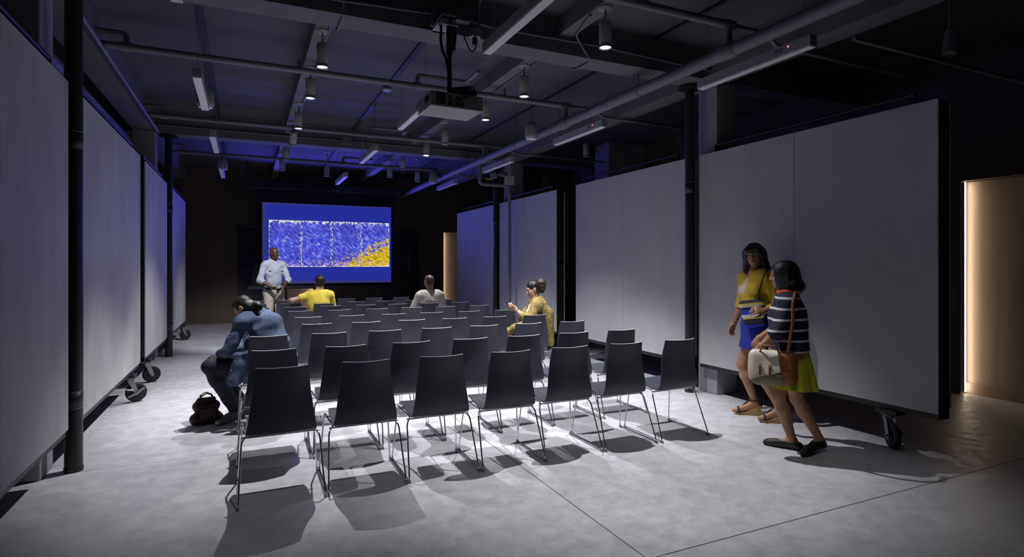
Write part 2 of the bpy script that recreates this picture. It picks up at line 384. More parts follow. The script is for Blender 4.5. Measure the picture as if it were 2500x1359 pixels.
def panel(side, y0, y1, label, m, cast, xoff=0.0, seam=True):
    """side -1: left row facing +x; side +1: right row facing -x. Local frame: board face at x=0 facing +x, spans y"""
    L = y1-y0; ymid = (y0+y1)/2
    x = (-1.12 if side < 0 else 4.80)+xoff
    rz = 0 if side < 0 else math.pi
    e = empty('display_panel', (x, ymid, 0), rz, label, 'display panel', 'grey mobile display panels along the %s side' % ('left' if side < 0 else 'right'))
    h = L/2
    for a, b in ((-h, -.0015), (.0015, h)):
        MB().box(-.013, 0, a, b, ZB, ZT, b=.0015).build('board', m, e)
    for a, b in ((-h, -.0015), (.0015, h)):
        MB().box(-.169, -.150, a, b, ZB+.03, ZT-.02, b=.0015).build('board', m, e)
    f = MB()
    for yy in (-h+.002, -.03, h-.062): f.box(-.149, -.0135, yy, yy+.06, ZB-.045, ZT-.01)
    for zz in (ZB-.045, 1.5, ZT-.07): f.box(-.148, -.014, -h+.002, h-.002, zz, zz+.055)
    f.build('frame', M['black'], e)
    r = MB()
    r.tube(rpath([(-.06, -h+.2, ZT-.05), (-.06, -h+.2, ZT+.09), (-.06, h-.2, ZT+.09), (-.06, h-.2, ZT-.05)], .01), .016, 8)
    r.build('top_rail', M['black'], e)
    for cy, br, rot in cast:
        ly = (cy-ymid) if side < 0 else -(cy-ymid)
        bx = -.46 if br is None else -.02
        if br is None: MB().box(-.55, -.10, ly-.03, ly+.03, .275, ZB-.043).build('outrigger', M['black'], e)
        MB().box(bx-.09, bx+.05, ly-.085, ly+.085, .272, ZB-.045).build('caster_mount', M['black'], e)
        caster(e, bx, ly, R(rot), 0 if br is None else br)
panel(-1, 2.48, 4.92, 'nearest left grey display panel, cut off by the left edge of the photo', M['boardb'], ((2.8, None, 0), (4.45, None, 8)))
panel(-1, 5.33, 7.93, 'long left grey panel just past the near left black column, brake caster below', M['boardb'], ((5.75, None, 0), (7.40, 1, -72)))
panel(-1, 8.30, 10.44, 'left grey panel just before the far left black column', M['boardb'], ((8.54, 0, -68), (10.1, None, 0)))
panel(-1, 11.1, 13.48, 'farthest left display panel, washed blue', M['boardb'], ((11.5, None, 0), (13.03, 0, -62)))
panel(1, 2.60, 5.14, 'nearest right grey panel, behind the two walking women', M['board'], ((2.98, -1, -32), (4.6, None, 0)))
panel(1, 5.37, 7.90, 'wide right grey panel left of the near right black column', M['board'], ((5.8, None, 0), (7.5, None, 0)))
panel(1, 8.54, 10.96, 'right display panel behind the seated woman with the phone', M['board'], ((8.80, 0, -117), (10.6, None, 0)))
panel(1, 11.2, 13.6, 'farthest right display panel, washed deep blue', M['board'], ((11.6, None, 0), (13.2, None, 0)))

# ------------------------------------------------------------------ projection screen
s = empty('projection_screen', (0, 15.0, 0), 0, 'roll-down projection screen showing blue and yellow abstract pictures', 'projection screen')
MB().box(.04, 3.79, -.02, .16, 3.32, 3.50, b=.02).build('case', M['black'], s)
MB().box(3.60, 3.68, -.024, -.02, 3.39, 3.41).build('maker_plate', M['ring'], s)
v = [(.22, 0, 3.34), (3.60, 0, 3.34), (3.55, 0, 3.0), (3.52, 0, 2.0), (3.58, 0, .97), (.10, 0, .97), (.21, 0, 2.0), (.25, 0, 3.0)]
n = 8; v2 = [(p[0], .006, p[2]) for p in v]
MB().add(v+v2, [tuple(range(n))[::-1], tuple(range(n, 2*n))]+[(i, (i+1) % n, n+(i+1) % n, n+i) for i in range(n)]).build('black_masking', M['scr_black'], s)
MB().box(.03, 3.62, -.02, .03, .90, .975, b=.01).build('weight_bar', M['black'], s)
for cx in (.1, 3.7): MB().tube([(cx, .07, 3.5), (cx, .07, 3.95)], .01).build('hanger_rod', M['black'], s)
def art_mat():
    m = bpy.data.materials.new('projected_picture'); m.use_nodes = True; nt = m.node_tree; N = nt.nodes; L = nt.links
    b = N['Principled BSDF']; b.inputs['Base Color'].default_value = (.02, .02, .02, 1); b.inputs['Roughness'].default_value = .8
    tc = N.new('ShaderNodeTexCoord'); sp = N.new('ShaderNodeSeparateXYZ'); L.new(tc.outputs['Object'], sp.inputs[0])
    X, Z = sp.outputs[0], sp.outputs[2]
    def mth(op, a, b_=0.0, c=0.0, clamp=False):
        n = N.new('ShaderNodeMath'); n.operation = op; n.use_clamp = clamp
        for i, q in enumerate((a, b_, c)):
            if isinstance(q, (int, float)): n.inputs[i].default_value = q
            else: L.new(q, n.inputs[i])
        return n.outputs[0]
    def mapped(sc, rot):
        mp = N.new('ShaderNodeMapping'); mp.vector_type = 'TEXTURE'; mp.inputs['Scale'].default_value = tuple(1/q for q in sc); mp.inputs['Rotation'].default_value = (0, rot, 0)
        L.new(tc.outputs['Object'], mp.inputs[0]); return mp.outputs[0]
    def noi(vec, scale, det=4, rough=.6, dist=0.0):
        n = N.new('ShaderNodeTexNoise'); n.inputs['Scale'].default_value = scale; n.inputs['Detail'].default_value = det
        n.inputs['Roughness'].default_value = rough; n.inputs['Distortion'].default_value = dist; L.new(vec, n.inputs['Vector']); return n.outputs['Fac']
    def ramp(f, st, interp='LINEAR'):
        r = N.new('ShaderNodeValToRGB'); r.color_ramp.interpolation = interp; e = r.color_ramp.elements
        e[0].position, e[0].color = st[0][0], (*st[0][1], 1); e[1].position, e[1].color = st[1][0], (*st[1][1], 1)
        for p, c in st[2:]: q = e.new(p); q.color = (*c, 1)
        L.new(f, r.inputs[0]); return r.outputs[0]
    def mix(f, a, b_):
        n = N.new('ShaderNodeMix'); n.data_type = 'RGBA'; L.new(f, n.inputs[0])
        for i, q in ((6, a), (7, b_)):
            if isinstance(q, tuple): n.inputs[i].default_value = (*q, 1)
            else: L.new(q, n.inputs[i])
        return n.outputs[2]
    strok = noi(mapped((5.5, 1, 17), R(40)), 1.5, 4, .65, .35)
    strok2 = noi(mapped((16, 1, 5), R(-22)), 1.4, 4, .65, .3)
    blue = ramp(strok, [(.30, (.012, .008, .22)), (.42, (.05, .05, .62)), (.52, (.09, .12, .78)), (.60, (.26, .30, .86)), (.70, (.62, .62, .92))])
    dark = ramp(strok2, [(.45, (.035, .03, .35)), (.62, (.09, .10, .70))])
    big = noi(tc.outputs['Object'], 2.3, 2)
    blue = mix(mth('MULTIPLY_ADD', big, 3.2, -1.3, True), blue, dark)
    yel = ramp(strok, [(.34, (.20, .10, .005)), (.46, (.60, .38, .005)), (.56, (.80, .62, .01)), (.68, (.85, .74, .35))])
    # yellow mass: rises towards the right picture
    ym = mth('MULTIPLY_ADD', X, .56, -.90)                      # grows to the right
    edge = noi(mapped((5, 1, 7), R(20)), 1.6, 5, .7)
    hgt = mth('MULTIPLY_ADD', Z, -1.05, 1.85)                     # less towards the top
    ymk = mth('ADD', mth('ADD', ym, hgt), mth('MULTIPLY_ADD', edge, 2.2, -1.45))
    ymk = mth('MULTIPLY_ADD', ymk, 6.0, -1.2, True)
    col = mix(ymk, blue, yel)
    # pale flecks near the foot
    fl = noi(mapped((13, 1, 13), 0.3), 1.0, 2)
    foot = mth('MULTIPLY', mth('MULTIPLY_ADD', Z, -7.0, 11.4, True), mth('MULTIPLY_ADD', fl, 12, -6.2, True))
    col = mix(foot, col, (.72, .42, .62))
    # bare ragged canvas at the border of every one of the four pictures
    u = mth('FRACT', mth('MULTIPLY_ADD', X, 1/.7305, -.5/.7305))
    du = mth('SUBTRACT', .5, mth('ABSOLUTE', mth('SUBTRACT', u, .5)))
    rag = noi(mapped((15, 1, 8), R(25)), 1.3, 3)
    top = mth('SUBTRACT', 2.576, Z); bot = mth('SUBTRACT', Z, 1.438)
    d = mth('MINIMUM', mth('MINIMUM', mth('MULTIPLY', top, .55), mth('MULTIPLY', bot, 1.4)), mth('MULTIPLY', du, 1.1))
    bare = mth('MULTIPLY_ADD', mth('ADD', d, mth('MULTIPLY_ADD', rag, -.26, .112)), -60, .4, True)
    col = mix(bare, col, (.80, .78, .72))
    seam = mth('LESS_THAN', du, .008); col = mix(seam, col, (.02, .02, .06))
    L.new(col, b.inputs['Emission Color']); b.inputs['Emission Strength'].default_value = .92
    return m
MB().box(.357, 3.467, -.003, -.0005, 1.03, 2.995).build('screen_surface', mat('screen_glow_fill', (.02, .02, .03), .8, emit=(.055, .06, .30), estr=.55), s)
MB().box(.43, 3.467, -.0045, -.003, 1.10, 2.96).build('projected_field', mat('blue_field', (.02, .02, .03), .8, emit=(.022, .032, .40), estr=.75), s)
MB().box(.501, 3.423, -.0055, -.0045, 1.438, 2.576).build('projected_image', art_mat(), s)
# hanging cable left of the screen case
tag(MB().tube([(.02, 14.9, 3.94), (.05, 14.9, 3.6), (-.02, 14.9, 3.5), (-.10, 14.9, 3.38), (-.06, 14.9, 3.27), (.04, 14.9, 3.30), (.06, 14.97, 3.36)], .014).build('hanging_cable', M['cable']), 'black cable hanging in a loop at the left end of the screen case', 'cable')

# ------------------------------------------------------------------ ceiling: tracks, fixtures, pipes
for i, x in enumerate((-.405, 1.77, 4.02)):
    w3 = (.032, .032, .018)[i]
    tag(MB().box(x-w3, x+w3, -.6, 4.96, 3.925, 3.952).box(x-w3, x+w3, 5.28, 10.64, 3.925, 3.952).box(x-w3, x+w3, 10.96, 16.3, 3.925, 3.952).build('ceiling_track', M['slot']),
        'thin black ceiling track above the %s line of linear lights' % ('left', 'middle', 'right')[i], 'track', 'black ceiling tracks')
cols3 = ((-.405, 'left'), (1.77, 'middle'), (4.02, 'right'))
rows4 = ((3.065, 4.30, 'nearest'), (5.95, 7.18, 'second nearest'), (8.63, 9.87, 'third nearest'), (11.45, 12.69, 'farthest'))
for x, cn in cols3:
    for y0, y1, rn in rows4:
        e = empty('linear_light', (x, (y0+y1)/2, 3.2), 0, 'unlit white linear pendant, %s in the %s line of the ceiling' % (rn, cn), 'ceiling light', 'linear pendant lights')
        L = (y1-y0)/2
        MB().box(-.038, .038, -L, L, .010, .092, b=.002).build('housing', M['lightbody'], e)
        MB().box(-.034, .034, -L+.004, L-.004, 0, .012).build('diffuser', M['diffuser'], e)
        for s_ in (-1, 1):
            MB().tube([(0, s_*(L-.09), .092), (0, s_*(L-.09), .724)], .0022, 6).build('suspension_wire', M['steel'], e)
        MB().tube([(.012, L-.10, .092), (.016, L-.12, .3), (.010, L-.10, .5), (.012, L-.10, .727)], .003, 6).build('power_cord', M['white'], e)
        if cn == 'right' or (cn == 'middle' and rn == 'second nearest'):
            if rn in ('nearest', 'second nearest'):
                MB().tube([(-.0375, -L+.20, .062), (-.0405, -L+.20, .062)], .006, 10).build('indicator_lamp', M['red'], e)
                mm = MB()
                for q in range(3): mm.box(-.0392, -.038, -L+.25, -L+.33, .040+.011*q, .045+.011*q)
                mm.build('vent_slots', M['vent'], e)
            elif rn == 'third nearest':
                text_mesh('lettering', 'UP', .04, M['ink'], e, (-.0385, -L+.26, .052), (R(90), 0, R(-90)), .0006)
def downlight(x, y, lit, label, ztop=3.77, tilt=0.0, power=0, size=R(100), tl=(0, 0)):
    e = empty('downlight', (x, y, 3.42), 0, label, 'ceiling light', 'white cylinder downlights')
    h = ztop-3.42
    MB().lathe((0, 0, h), [(.010, -.022), (.066, -.014), (.068, -.006), (.066, 0.0)], 28).build('canopy', M['lightbody'], e)
    MB().cyl((0, 0), .009, .20, h-.01, 10).build('stem', M['lightbody'], e)
    b = MB().lathe((0, 0, 0), [(.048, .012), (.050, 0.0), (.054, 0.0), (.054, .212), (.050, .222), (.012, .224)], 28).build('cylinder', M['lightbody'], e)
    g = MB().lathe((0, 0, 0), [(.050, .001), (.052, -.008), (.060, -.008), (.060, .010), (.0545, .012)], 28, 0, False).build('trim_ring', M['clear'], e)
    l = MB().cyl((0, 0), .0475, .001, .010, 24).build('lens', M['lens'] if lit else M['lens_off'], e)
    for o in (b, g, l):
        o.rotation_euler = (tl[0], tl[1], 0)
    if power:
        lamp('downlight_beam', 'SPOT', (x, y, 3.405), (tl[0], tl[1], 0), power, (1.0, .985, 1.0), spot_size=size, spot_blend=.62, shadow_soft_size=.016)
SZ = {('tilted', 9.75): 60, ('third', 8.61): 94, ('third', 7.05): 90, ('fifth', 9.80): 94, ('big', 4.25): 80, ('lit', 5.83): 84, ('second', 5.88): 82}
LN = 'line of downlights left of the projector'; RN = 'line of downlights right of the projector'
for y, on, p, nm, tl in ((5.83, 1, 400, 'lit downlight nearest in the left', (0, 0)), (6.98, 1, 250, 'second lit downlight of the left', (0, 0)), (8.61, 1, 330, 'third lit downlight of the left', (0, 0)),
                     (9.75, 1, 420, 'tilted fourth downlight of the left', (R(42), R(5))), (11.3, 0, 0, 'unlit fifth downlight of the left', (0, 0)), (12.6, 0, 0, 'unlit sixth and last downlight of the left', (0, 0))):
    downlight(.675, y, on, nm+' line', 3.77, 0, p, R(SZ.get((nm.split()[0], y), 76)), tl)
for y, on, p, nm, tl in ((4.25, 1, 340, 'big lit downlight nearest in the right', (0, 0)), (5.88, 1, 400, 'second lit downlight of the right', (0, 0)), (7.05, 1, 330, 'third lit downlight of the right', (0, 0)),
                     (8.75, 0, 0, 'unlit fourth downlight of the right', (0, 0)), (9.80, 1, 360, 'fifth downlight of the right', (R(-6), R(4))), (11.45, 0, 0, 'unlit sixth downlight of the right', (0, 0)), (12.6, 0, 0, 'unlit last downlight of the right', (0, 0))):
    downlight(2.885, y, on, nm+' line', 3.77, 0, p, R(SZ.get((nm.split()[0], y), 76)), tl)
downlight(.675, 2.75, 1, 'added fill downlight out of view above the near floor, left side', 3.77, 0, 40, R(70))  # this and the next: unseen extra downlights, added to light the near floor
downlight(2.885, 2.4, 1, 'added fill downlight out of view above the near floor, right side', 3.77, 0, 30, R(70))
downlight(1.60, 13.0, 0, 'small unlit downlight above the middle of the screen', 3.95)
downlight(3.62, 13.0, 0, 'small unlit downlight above the right end of the screen case', 3.95)
downlight(5.80, 3.05, 0, 'dark downlight in the unlit top right corner', 3.95, tl=(0, R(12)))
downlight(5.50, 8.70, 0, 'dark downlight above the right display panels', 3.95)
for x, y, lb in ((-.42, 7.45, 'pendant speaker beside the second left linear light'), (3.72, 7.35, 'pendant speaker above the big sprinkler main'), (-.40, 12.2, 'pendant speaker near the far left corner'), (3.75, 12.2, 'pendant speaker near the far end of the sprinkler main')):
    e = empty('pendant_speaker', (x, y, 3.30), 0, 'white '+lb, 'speaker', 'white pendant speakers')
    MB().lathe((0, 0, 0), [(.030, 0), (.070, .004), (.088, .02), (.094, .05), (.088, .16), (.070, .22), (.035, .245), (.012, .25)], 28).build('enclosure', M['lightbody'], e)
    MB().cyl((0, 0), .072, -.003, .006, 24).build('grille', M['diffuser'], e)
    MB().tube([(0, 0, .25), (0, 0, .65)], .004, 6).build('suspension_cable', M['steel'], e)
# sprinkler main and branches
e = empty('sprinkler_main', (3.93, 7, 3.41), 0, 'thick grey painted sprinkler main running down the right of the ceiling', 'pipe')
MB().tube([(0, -8.5, 0), (0, 8.9, 0)], .060, 20).build('main_pipe', M['pipe'], e)
for y in (3.85, 6.75, 9.65, 12.6):
    MB().tube([(0, y-7-.10, 0), (0, y-7-.085, 0), (0, y-7+.085, 0), (0, y-7+.10, 0)], [.062, .072, .072, .062], 20).build('tee_coupling', M['pipe'], e)
for y in (5.15, 8.3, 10.5, 11.6, 13.4):
    MB().tube([(0, y-7-.03, 0), (0, y-7+.03, 0)], .067, 20).build('clamp_ring', M['pipe'], e)
    MB().tube([(0, y-7, .06), (0, y-7, (.19 if abs(y-5.15) < .2 else .53))], .008, 8).build('hanger_rod', M['steel'], e)
for i, y in enumerate((3.85, 6.75, 9.65, 12.6)):
    nm = ('nearest', 'second nearest', 'third nearest', 'farthest')[i]
    e = empty('branch_pipe', (3.93, y, 3.65), 0, 'slim grey sprinkler branch crossing the ceiling, %s of four' % nm, 'pipe', 'sprinkler branch pipes')
    MB().tube(rpath([(0, 0, -.19), (0, 0, 0), (-5.21, 0, 0)], .05), .034, 14).build('pipe_run', M['pipe'], e)
    MB().tube(rpath([(0, 0, 0), (.5, 0, 0), (.6, 0, -.09), (2.6, 0, -.10)], .05), .022, 12).build('pipe_run', M['pipe'], e)
    MB().tube([(-.06, 0, 0), (.06, 0, 0)], .045, 14).build('tee_fitting', M['pipe'], e)
    for q in (-2.05, -5.0):
        MB().tube([(q-.05, 0, 0), (q+.05, 0, 0)], .044, 14).build('tee_fitting', M['pipe'], e)
        MB().tube(rpath([(q, 0, 0), (q, 0, .13), (q+.62 if q > -3 else q-.3, .0, .13), (q+.62 if q > -3 else q-.3, -.45 if i == 1 else .25, .13)], .04), .026, 12).build('sprinkler_drop', M['pipe'], e)
    for q in (-.9, -3.4):
        MB().tube([(q, 0, .03), (q, 0, .12)], .012, 8).build('clip', M['pipe'], e)
# conduits
tag(MB().tube([(-1.2, 4.955, 3.70), (.68, 4.94, 3.70), (1.70, 4.94, 3.745)], .012).tube([(1.86, 4.94, 3.74), (2.10, 4.94, 3.715), (3.27, 4.94, 3.73), (4.3, 4.94, 3.70), (5.6, 4.94, 3.70)], .012).build('conduit', M['conduit']), 'thin conduit run along the face of the nearest ceiling beam', 'conduit')
tag(MB().box(1.71, 1.86, 4.88, 4.968, 3.70, 3.82, b=.006).build('junction_box', M['beam']), 'square junction box on the nearest ceiling beam', 'junction box')
tag(MB().tube(rpath([(2.83, 4.4, 3.755), (2.95, 4.86, 3.755), (3.22, 5.0, 3.585), (3.2, 5.30, 3.585), (3.15, 5.5, 3.77)], .06), .012).build('conduit', M['conduit']), 'bent conduit under the beam beside the big nearest downlight', 'conduit')
tag(MB().tube(rpath([(.74, 4.2, 3.76), (.74, 4.93, 3.76), (.745, 5.0, 3.585), (.745, 5.3, 3.585), (.74, 5.5, 3.765)], .05), .012).build('conduit', M['conduit']), 'bent conduit hooking under the beam by the left downlights', 'conduit')
tag(MB().tube([(1.55, 4.93, 3.93), (1.50, 4.93, 3.62)], .014).tube(rpath([(1.95, 3.6, 3.92), (1.95, 4.92, 3.92), (1.95, 4.92, 3.60)], .05), .012).build('conduit', M['conduit']), 'vertical conduits dropping down the beam behind the projector', 'conduit')
for sx, rn in ((.70, 'left'), (2.92, 'right')):
    tag(MB().tube([(sx+.03, 5.4, 3.757), (sx+.03, 10.6, 3.757)], .009).build('conduit', M['conduit']), 'thin conduit fixed under the %s ceiling joist' % rn, 'conduit')
tag(MB().tube([(-1.25, 2.2, 3.58), (-1.25, 10.5, 3.58)], .02).build('conduit', M['conduit']), 'long conduit under the left edge beam, outer one', 'conduit')
tag(MB().tube([(-1.66, 2.2, 3.4), (-1.66, 10.5, 3.4)], .07, 16).build('drain_pipe', M['pipe']), 'fat pipe along the left wall above the display panels', 'pipe')
tag(MB().tube([(4.4, 3.0, 3.3), (7.4, 3.0, 3.3)], .02).build('conduit', M['conduit']), 'faint pipe crossing the dark upper right corner', 'conduit')
tag(MB().lathe((1.77, 7.9, 3.89), [(.02, 0), (.055, .003), (.065, .015), (.06, .032)], 24).build('smoke_detector', M['white']), 'round white smoke detector under the middle ceiling track', 'smoke detector')
tag(MB().box(1.55, 1.72, 10.55, 10.652, 3.66, 3.80, b=.006).build('junction_box', M['beam']), 'square box on the far ceiling beam above the screen', 'junction box')
tag(MB().tube([(-1.3, 10.63, 3.72), (4.8, 10.63, 3.72)], .012).build('conduit', M['conduit']), 'conduit run along the face of the far ceiling beam', 'conduit')

# ------------------------------------------------------------------ projector
e = empty('projector', (1.60, 4.70, 2.80), R(2), 'white projector hanging on a black pole from the near beam', 'projector')
MB().box(-.235, .235, -.17, .19, 0.0, .018, b=.006).build('bottom_cover', M['white'], e)
MB().box(-.232, .232, -.165, .185, .016, .128, b=.008).build('body', M['proj'], e)
g = MB(); g2 = MB()
for q in range(8): g.box(-.185, -.105, -.168, -.1645, .028+.011*q, .034+.011*q)
for q in range(6): g2.box(-.236, -.2315, -.12+.02*q, -.11+.02*q, .05, .10)
g.build('vent_grille', M['vent'], e); g2.build('side_vent', M['vent'], e)
pp = MB()
for (a, b, c, d) in ((-.085, -.05, .085, .102), (-.085, -.05, .058, .075), (-.040, -.030, .05, .08), (-.085, -.035, .025, .048), (-.02, .06, .022, .055), (-.02, .01, .07, .10), (.02, .05, .068, .095)): pp.box(a, b, -.1675, -.1645, c, d)
pp.build('ports', M['vent'], e)
k = MB()
for a in range(3):
    for b in range(5): k.tube([(.155+.018*a, -.165, .03+.018*b), (.155+.018*a, -.1685, .03+.018*b)], .005, 8)
k.build('buttons', M['lightbody'], e)
MB().tube([(-.05, .185, .07), (-.05, .215, .07)], .04, 20).build('lens', M['lens_off'], e)
t = MB()
for q in range(10): t.box(-.05+.014*q, -.041+.014*q, -.02+(q % 3)*.001, -.006, -.0008, .001)
t.build('faint_lettering', M['lens_off'], e)
MB().box(-.09, .07, -.07, .09, .13, .150, b=.004).build('mount_plate', M['black'], e)
mb = MB().tube([(-.01, 0, .145), (-.01, 0, .8)], .020, 16).tube([(-.01, 0, .50), (-.01, 0, .80)], .028, 16)
mb.tube([(-.01, 0, .13), (.06, .05, .15)], .012); mb.build('pole', M['black'], e)
cb = MB(); cb.tube([(-.085, 0, .745), (-.09, 0, .62), (-.075, 0, .53), (-.04, 0, .46), (-.02, -.02, .3)], .012)
cb.tube([(.03, -.01, .8), (.035, -.01, .65), (.022, -.01, .54)], .016)
for q in range(5): cb.tube(rpath([(0, -.02, .17+.01*q), (.08+.02*q, -.10, .18+.012*q), (.13+.012*q, -.17, .13), (.10+.01*q-.08, -.19, .07+.01*q), (.02+.01*q, -.166, .04+.012*q)], .03), .006, 8)
cb.tube(rpath([(.0, -.03, .16), (.10, -.06, .175), (.16, -.15, .14)], .04), .02, 8)
cb.build('cables', M['cable'], e)
tag(MB().box(1.505, 1.655, 4.66, 4.81, 3.545, 3.552, b=.001).box(1.52, 1.64, 4.675, 4.795, 3.552, 3.62).box(1.52, 1.64, 4.675, 5.0, 3.60, 3.64).build('outlet_box', M['white']), 'square white outlet plate beside the projector pole', 'outlet')
tag(MB().cyl((1.86, 4.80), .055, 3.53, 3.60, 24).tube([(1.86, 4.80, 3.60), (1.93, 4.96, 3.62)], .02).build('outlet_box', M['steel']), 'round metal outlet with a plug, right of the projector pole', 'outlet')
tag(MB().tube(rpath([(1.86, 4.79, 3.55), (1.87, 4.78, 3.44), (1.83, 4.78, 3.38), (1.79, 4.78, 3.43), (1.74, 4.79, 3.56)], .03), .006, 8).box(1.835, 1.875, 4.765, 4.80, 3.46, 3.52, b=.004).build('power_cord', M['cable']), 'black power cord looping from the round ceiling outlet', 'cable')

# ------------------------------------------------------------------ sprinkler valve with its sign
e = empty('sprinkler_valve', (4.02, 10.1, 0), 0, 'sprinkler valve and drain pipes below the main, by the far panels', 'valve')
MB().tube(rpath([(0, 0, 3.42), (0, 0, 3.02), (.60, 0, 3.02), (.62, 0, 2.80), (.62, 0, 0)], .07), .032, 14).build('drain_pipe', M['pipe'], e)
MB().tube([(.05, .1, 3.40), (.30, .05, 3.26), (.55, .05, 3.24), (.62, .02, 3.10)], .045, 14).build('supply_pipe', M['pipe'], e)
MB().lathe((.30, .02, 3.20), [(.02, -.06), (.06, -.05), (.075, 0), (.06, .06), (.03, .10)], 20).build('valve_body', M['pipe'], e)
MB().tube([(.50+.07*math.cos(a), -.06, 3.27+.07*math.sin(a)) for a in [i*math.pi/9 for i in range(18)]], .010, 8, closed=True).tube([(.43, -.06, 3.27), (.57, -.06, 3.27)], .007).tube([(.50, -.06, 3.20), (.50, -.06, 3.34)], .007).build('hand_wheel', M['ring'], e)
MB().box(.12, .24, -.03, -.02, 3.11, 3.13, b=.002).build('yellow_handle', M['yellow'], e).rotation_euler = (0, 0, 0)
e2 = empty('valve_sign', (4.60, 10.02, 3.11), R(-22), 'small white sign reading SPRINKLER CONTROL VALVE hanging from the pipe', 'sign')
MB().box(-.09, .09, 0, .004, -.08, .08).build('plate', M['signw'], e2)
for q, wd in enumerate(('SPRINKLER', 'CONTROL', 'VALVE')): text_mesh('lettering', wd, .036 if q else .029, M['signr'], e2, (0, -.0012, .048-.047*q), (R(90), 0, 0), .0008)
MB().tube([(-.05, 0, .08), (0, 0, .14), (.05, 0, .08)], .003, 6).build('wire_loop', M['steel'], e2)
e3 = empty('wall_sign', (6.75, 16.32, 3.42), R(0), 'tiny pale label plate high on the back wall', 'sign')
MB().box(-.13, .13, 0, .008, -.045, .045, b=.003).build('plate', M['signw'], e3)
mm = MB()
for q in range(7): mm.box(-.10+.03*q, -.082+.03*q, -.001, 0, -.018, .018)
mm.build('dark_marks', M['ink'], e3)
# ------------------------------------------------------------------ chairs
def shell_parts(parent):
    """laminate shell: local y forward, back top at y=0, z=.848"""
    th = .011
    def strip(name, st, mtop=None):
        # st: list of (y, z, halfwidth, dish) -> cross-section curve along x
        nx = 10; A = []
        for (y, z, hw, ds, ny, nz) in st:
            row = []
            for i in range(nx+1):
                u = -1+2*i/nx
                row.append((u*hw, y+ny*ds*(u*u), z+nz*ds*(u*u)))
            A.append(row)
        mb = MB(); n = nx+1; m = len(A)
        top = [p for r_ in A for p in r_]; bot = []
        for j, r_ in enumerate(A):
            ny, nz = st[j][4], st[j][5]
            for p in r_: bot.append((p[0], p[1]-ny*th, p[2]-nz*th))
        fs = []
        for j in range(m-1):
            for i in range(nx): fs.append((j*n+i, j*n+i+1, (j+1)*n+i+1, (j+1)*n+i))
        K = n*m
        mb.add(top+bot, fs+[tuple(q+K for q in f)[::-1] for f in fs], 0, True)
        rim = [(0*n+i, 0*n+i+1) for i in range(nx)]; end = [((m-1)*n+i, (m-1)*n+i+1) for i in range(nx)]
        e1 = [(a, b, b+K, a+K) for a, b in rim]; e2 = [(b, a, a+K, b+K) for a, b in end]
        sd = [((j+1)*n, j*n, j*n+K, (j+1)*n+K) for j in range(m-1)]+[(j*n+nx, (j+1)*n+nx, (j+1)*n+nx+K, j*n+nx+K) for j in range(m-1)]
        V = top+bot
        mb.add(V, e1+e2, 1 if name == 'backrest' else 0); mb.add(V, sd, 0)
        return mb.build(name, [M['shell'], M['rim']], parent)
    # normal (ny,nz) points to the sitter's side
    back = [(0.000, .848, .158, .045, 1, .05), (.012, .80, .163, .043, 1, .0), (.026, .74, .170, .040, 1, -.02), (.034, .68, .176, .036, 1, 0), (.036, .62, .184, .030, 1, 0.05),
            (.034, .56, .192, .024, .99, .1), (.036, .50, .201, .018, .98, .15), (.046, .455, .208, .013, .9, .4), (.062, .428, .212, .010, .75, .66)]
    seat = [(.062, .428, .212, .010, .75, .66), (.085, .416, .214, .010, .4, .92), (.13, .412, .214, .012, .05, 1), (.20, .418, .213, .013, -.05, 1), (.28, .430, .211, .012, -.08, 1), (.36, .444, .208, .010, -.08, 1),
            (.42, .452, .203, .006, 0, 1), (.452, .450, .195, .003, .2, .98), (.466, .440, .186, .0, .6, .8)]
    strip('backrest', back); strip('seat', seat)
def make_chair():
    e = bpy.data.objects.new('shell_chair', None); COL.objects.link(e); e.empty_display_size = .1
    shell_parts(e)
    for s in (-1, 1):
        P = [(s*.256, -.035, .012), (s*.259, .485, .012), (s*.228, .435, .425), (s*.205, .15, .402), (s*.236, .115, .372)]
        loop = rpath(P, .028, 4, closed=True)
        MB().tube(loop, .0058, 8, closed=True).build('side_frame', M['chrome'], e)
        for p in ((s*.256, -.028), (s*.259, .475)):
            MB().box(p[0]-.0075, p[0]+.0075, p[1]-.018, p[1]+.018, 0.0, .020, b=.003).build('glide', M['clear'], e)
    for y, z in ((.135, .393), (.36, .415)):
        MB().tube([(-.234, y, z), (.234, y, z)], .0058, 8).build('cross_bar', M['chrome'], e)
    MB().box(-.10, .10, .14, .34, .402, .409, b=.002).build('seat_bracket', M['black'], e)
    return e
ROWN = ['nearest', 'second', 'third', 'fourth', 'fifth', 'sixth', 'seventh', 'eighth', 'farthest']
COLN = ['first', 'second', 'third', 'fourth', 'fifth', 'sixth', 'seventh']
CY = [3.905, 4.70, 5.64, 6.56, 7.47, 8.48, 9.33, 10.22, 11.20]
CX = [.212, .745, 1.277, 1.812, 2.335, 2.870, 3.425]
SKIP = set()
proto = make_chair(); CM = child_map(); first = True
shift = {1: (3, .03), 3: (0, 0)}
for r_ in range(9):
    for c_ in range(7):
        if (r_, c_) in SKIP: continue
        x = CX[c_]-.006*c_*0+(-.012*r_ if r_ < 3 else -.02-.006*r_)+random.uniform(-.002, .002); y = CY[r_]+random.uniform(-.012, .012); rz = R(random.uniform(-.5, .5))
        if r_ == 0 : y -= .006*c_
        if (r_, c_) == (7, 2): x, y, rz = 1.19, 9.98, R(6)
        o = proto if first else copy_tree(proto, CM); first = False
        o.location = (x, y, 0); o.rotation_euler = (0, 0, rz)
        tag(o, 'black shell chair on chrome sled legs, %s from the left in the %s row' % (COLN[c_], ROWN[r_]), 'chair', 'black stacking chairs in nine rows')
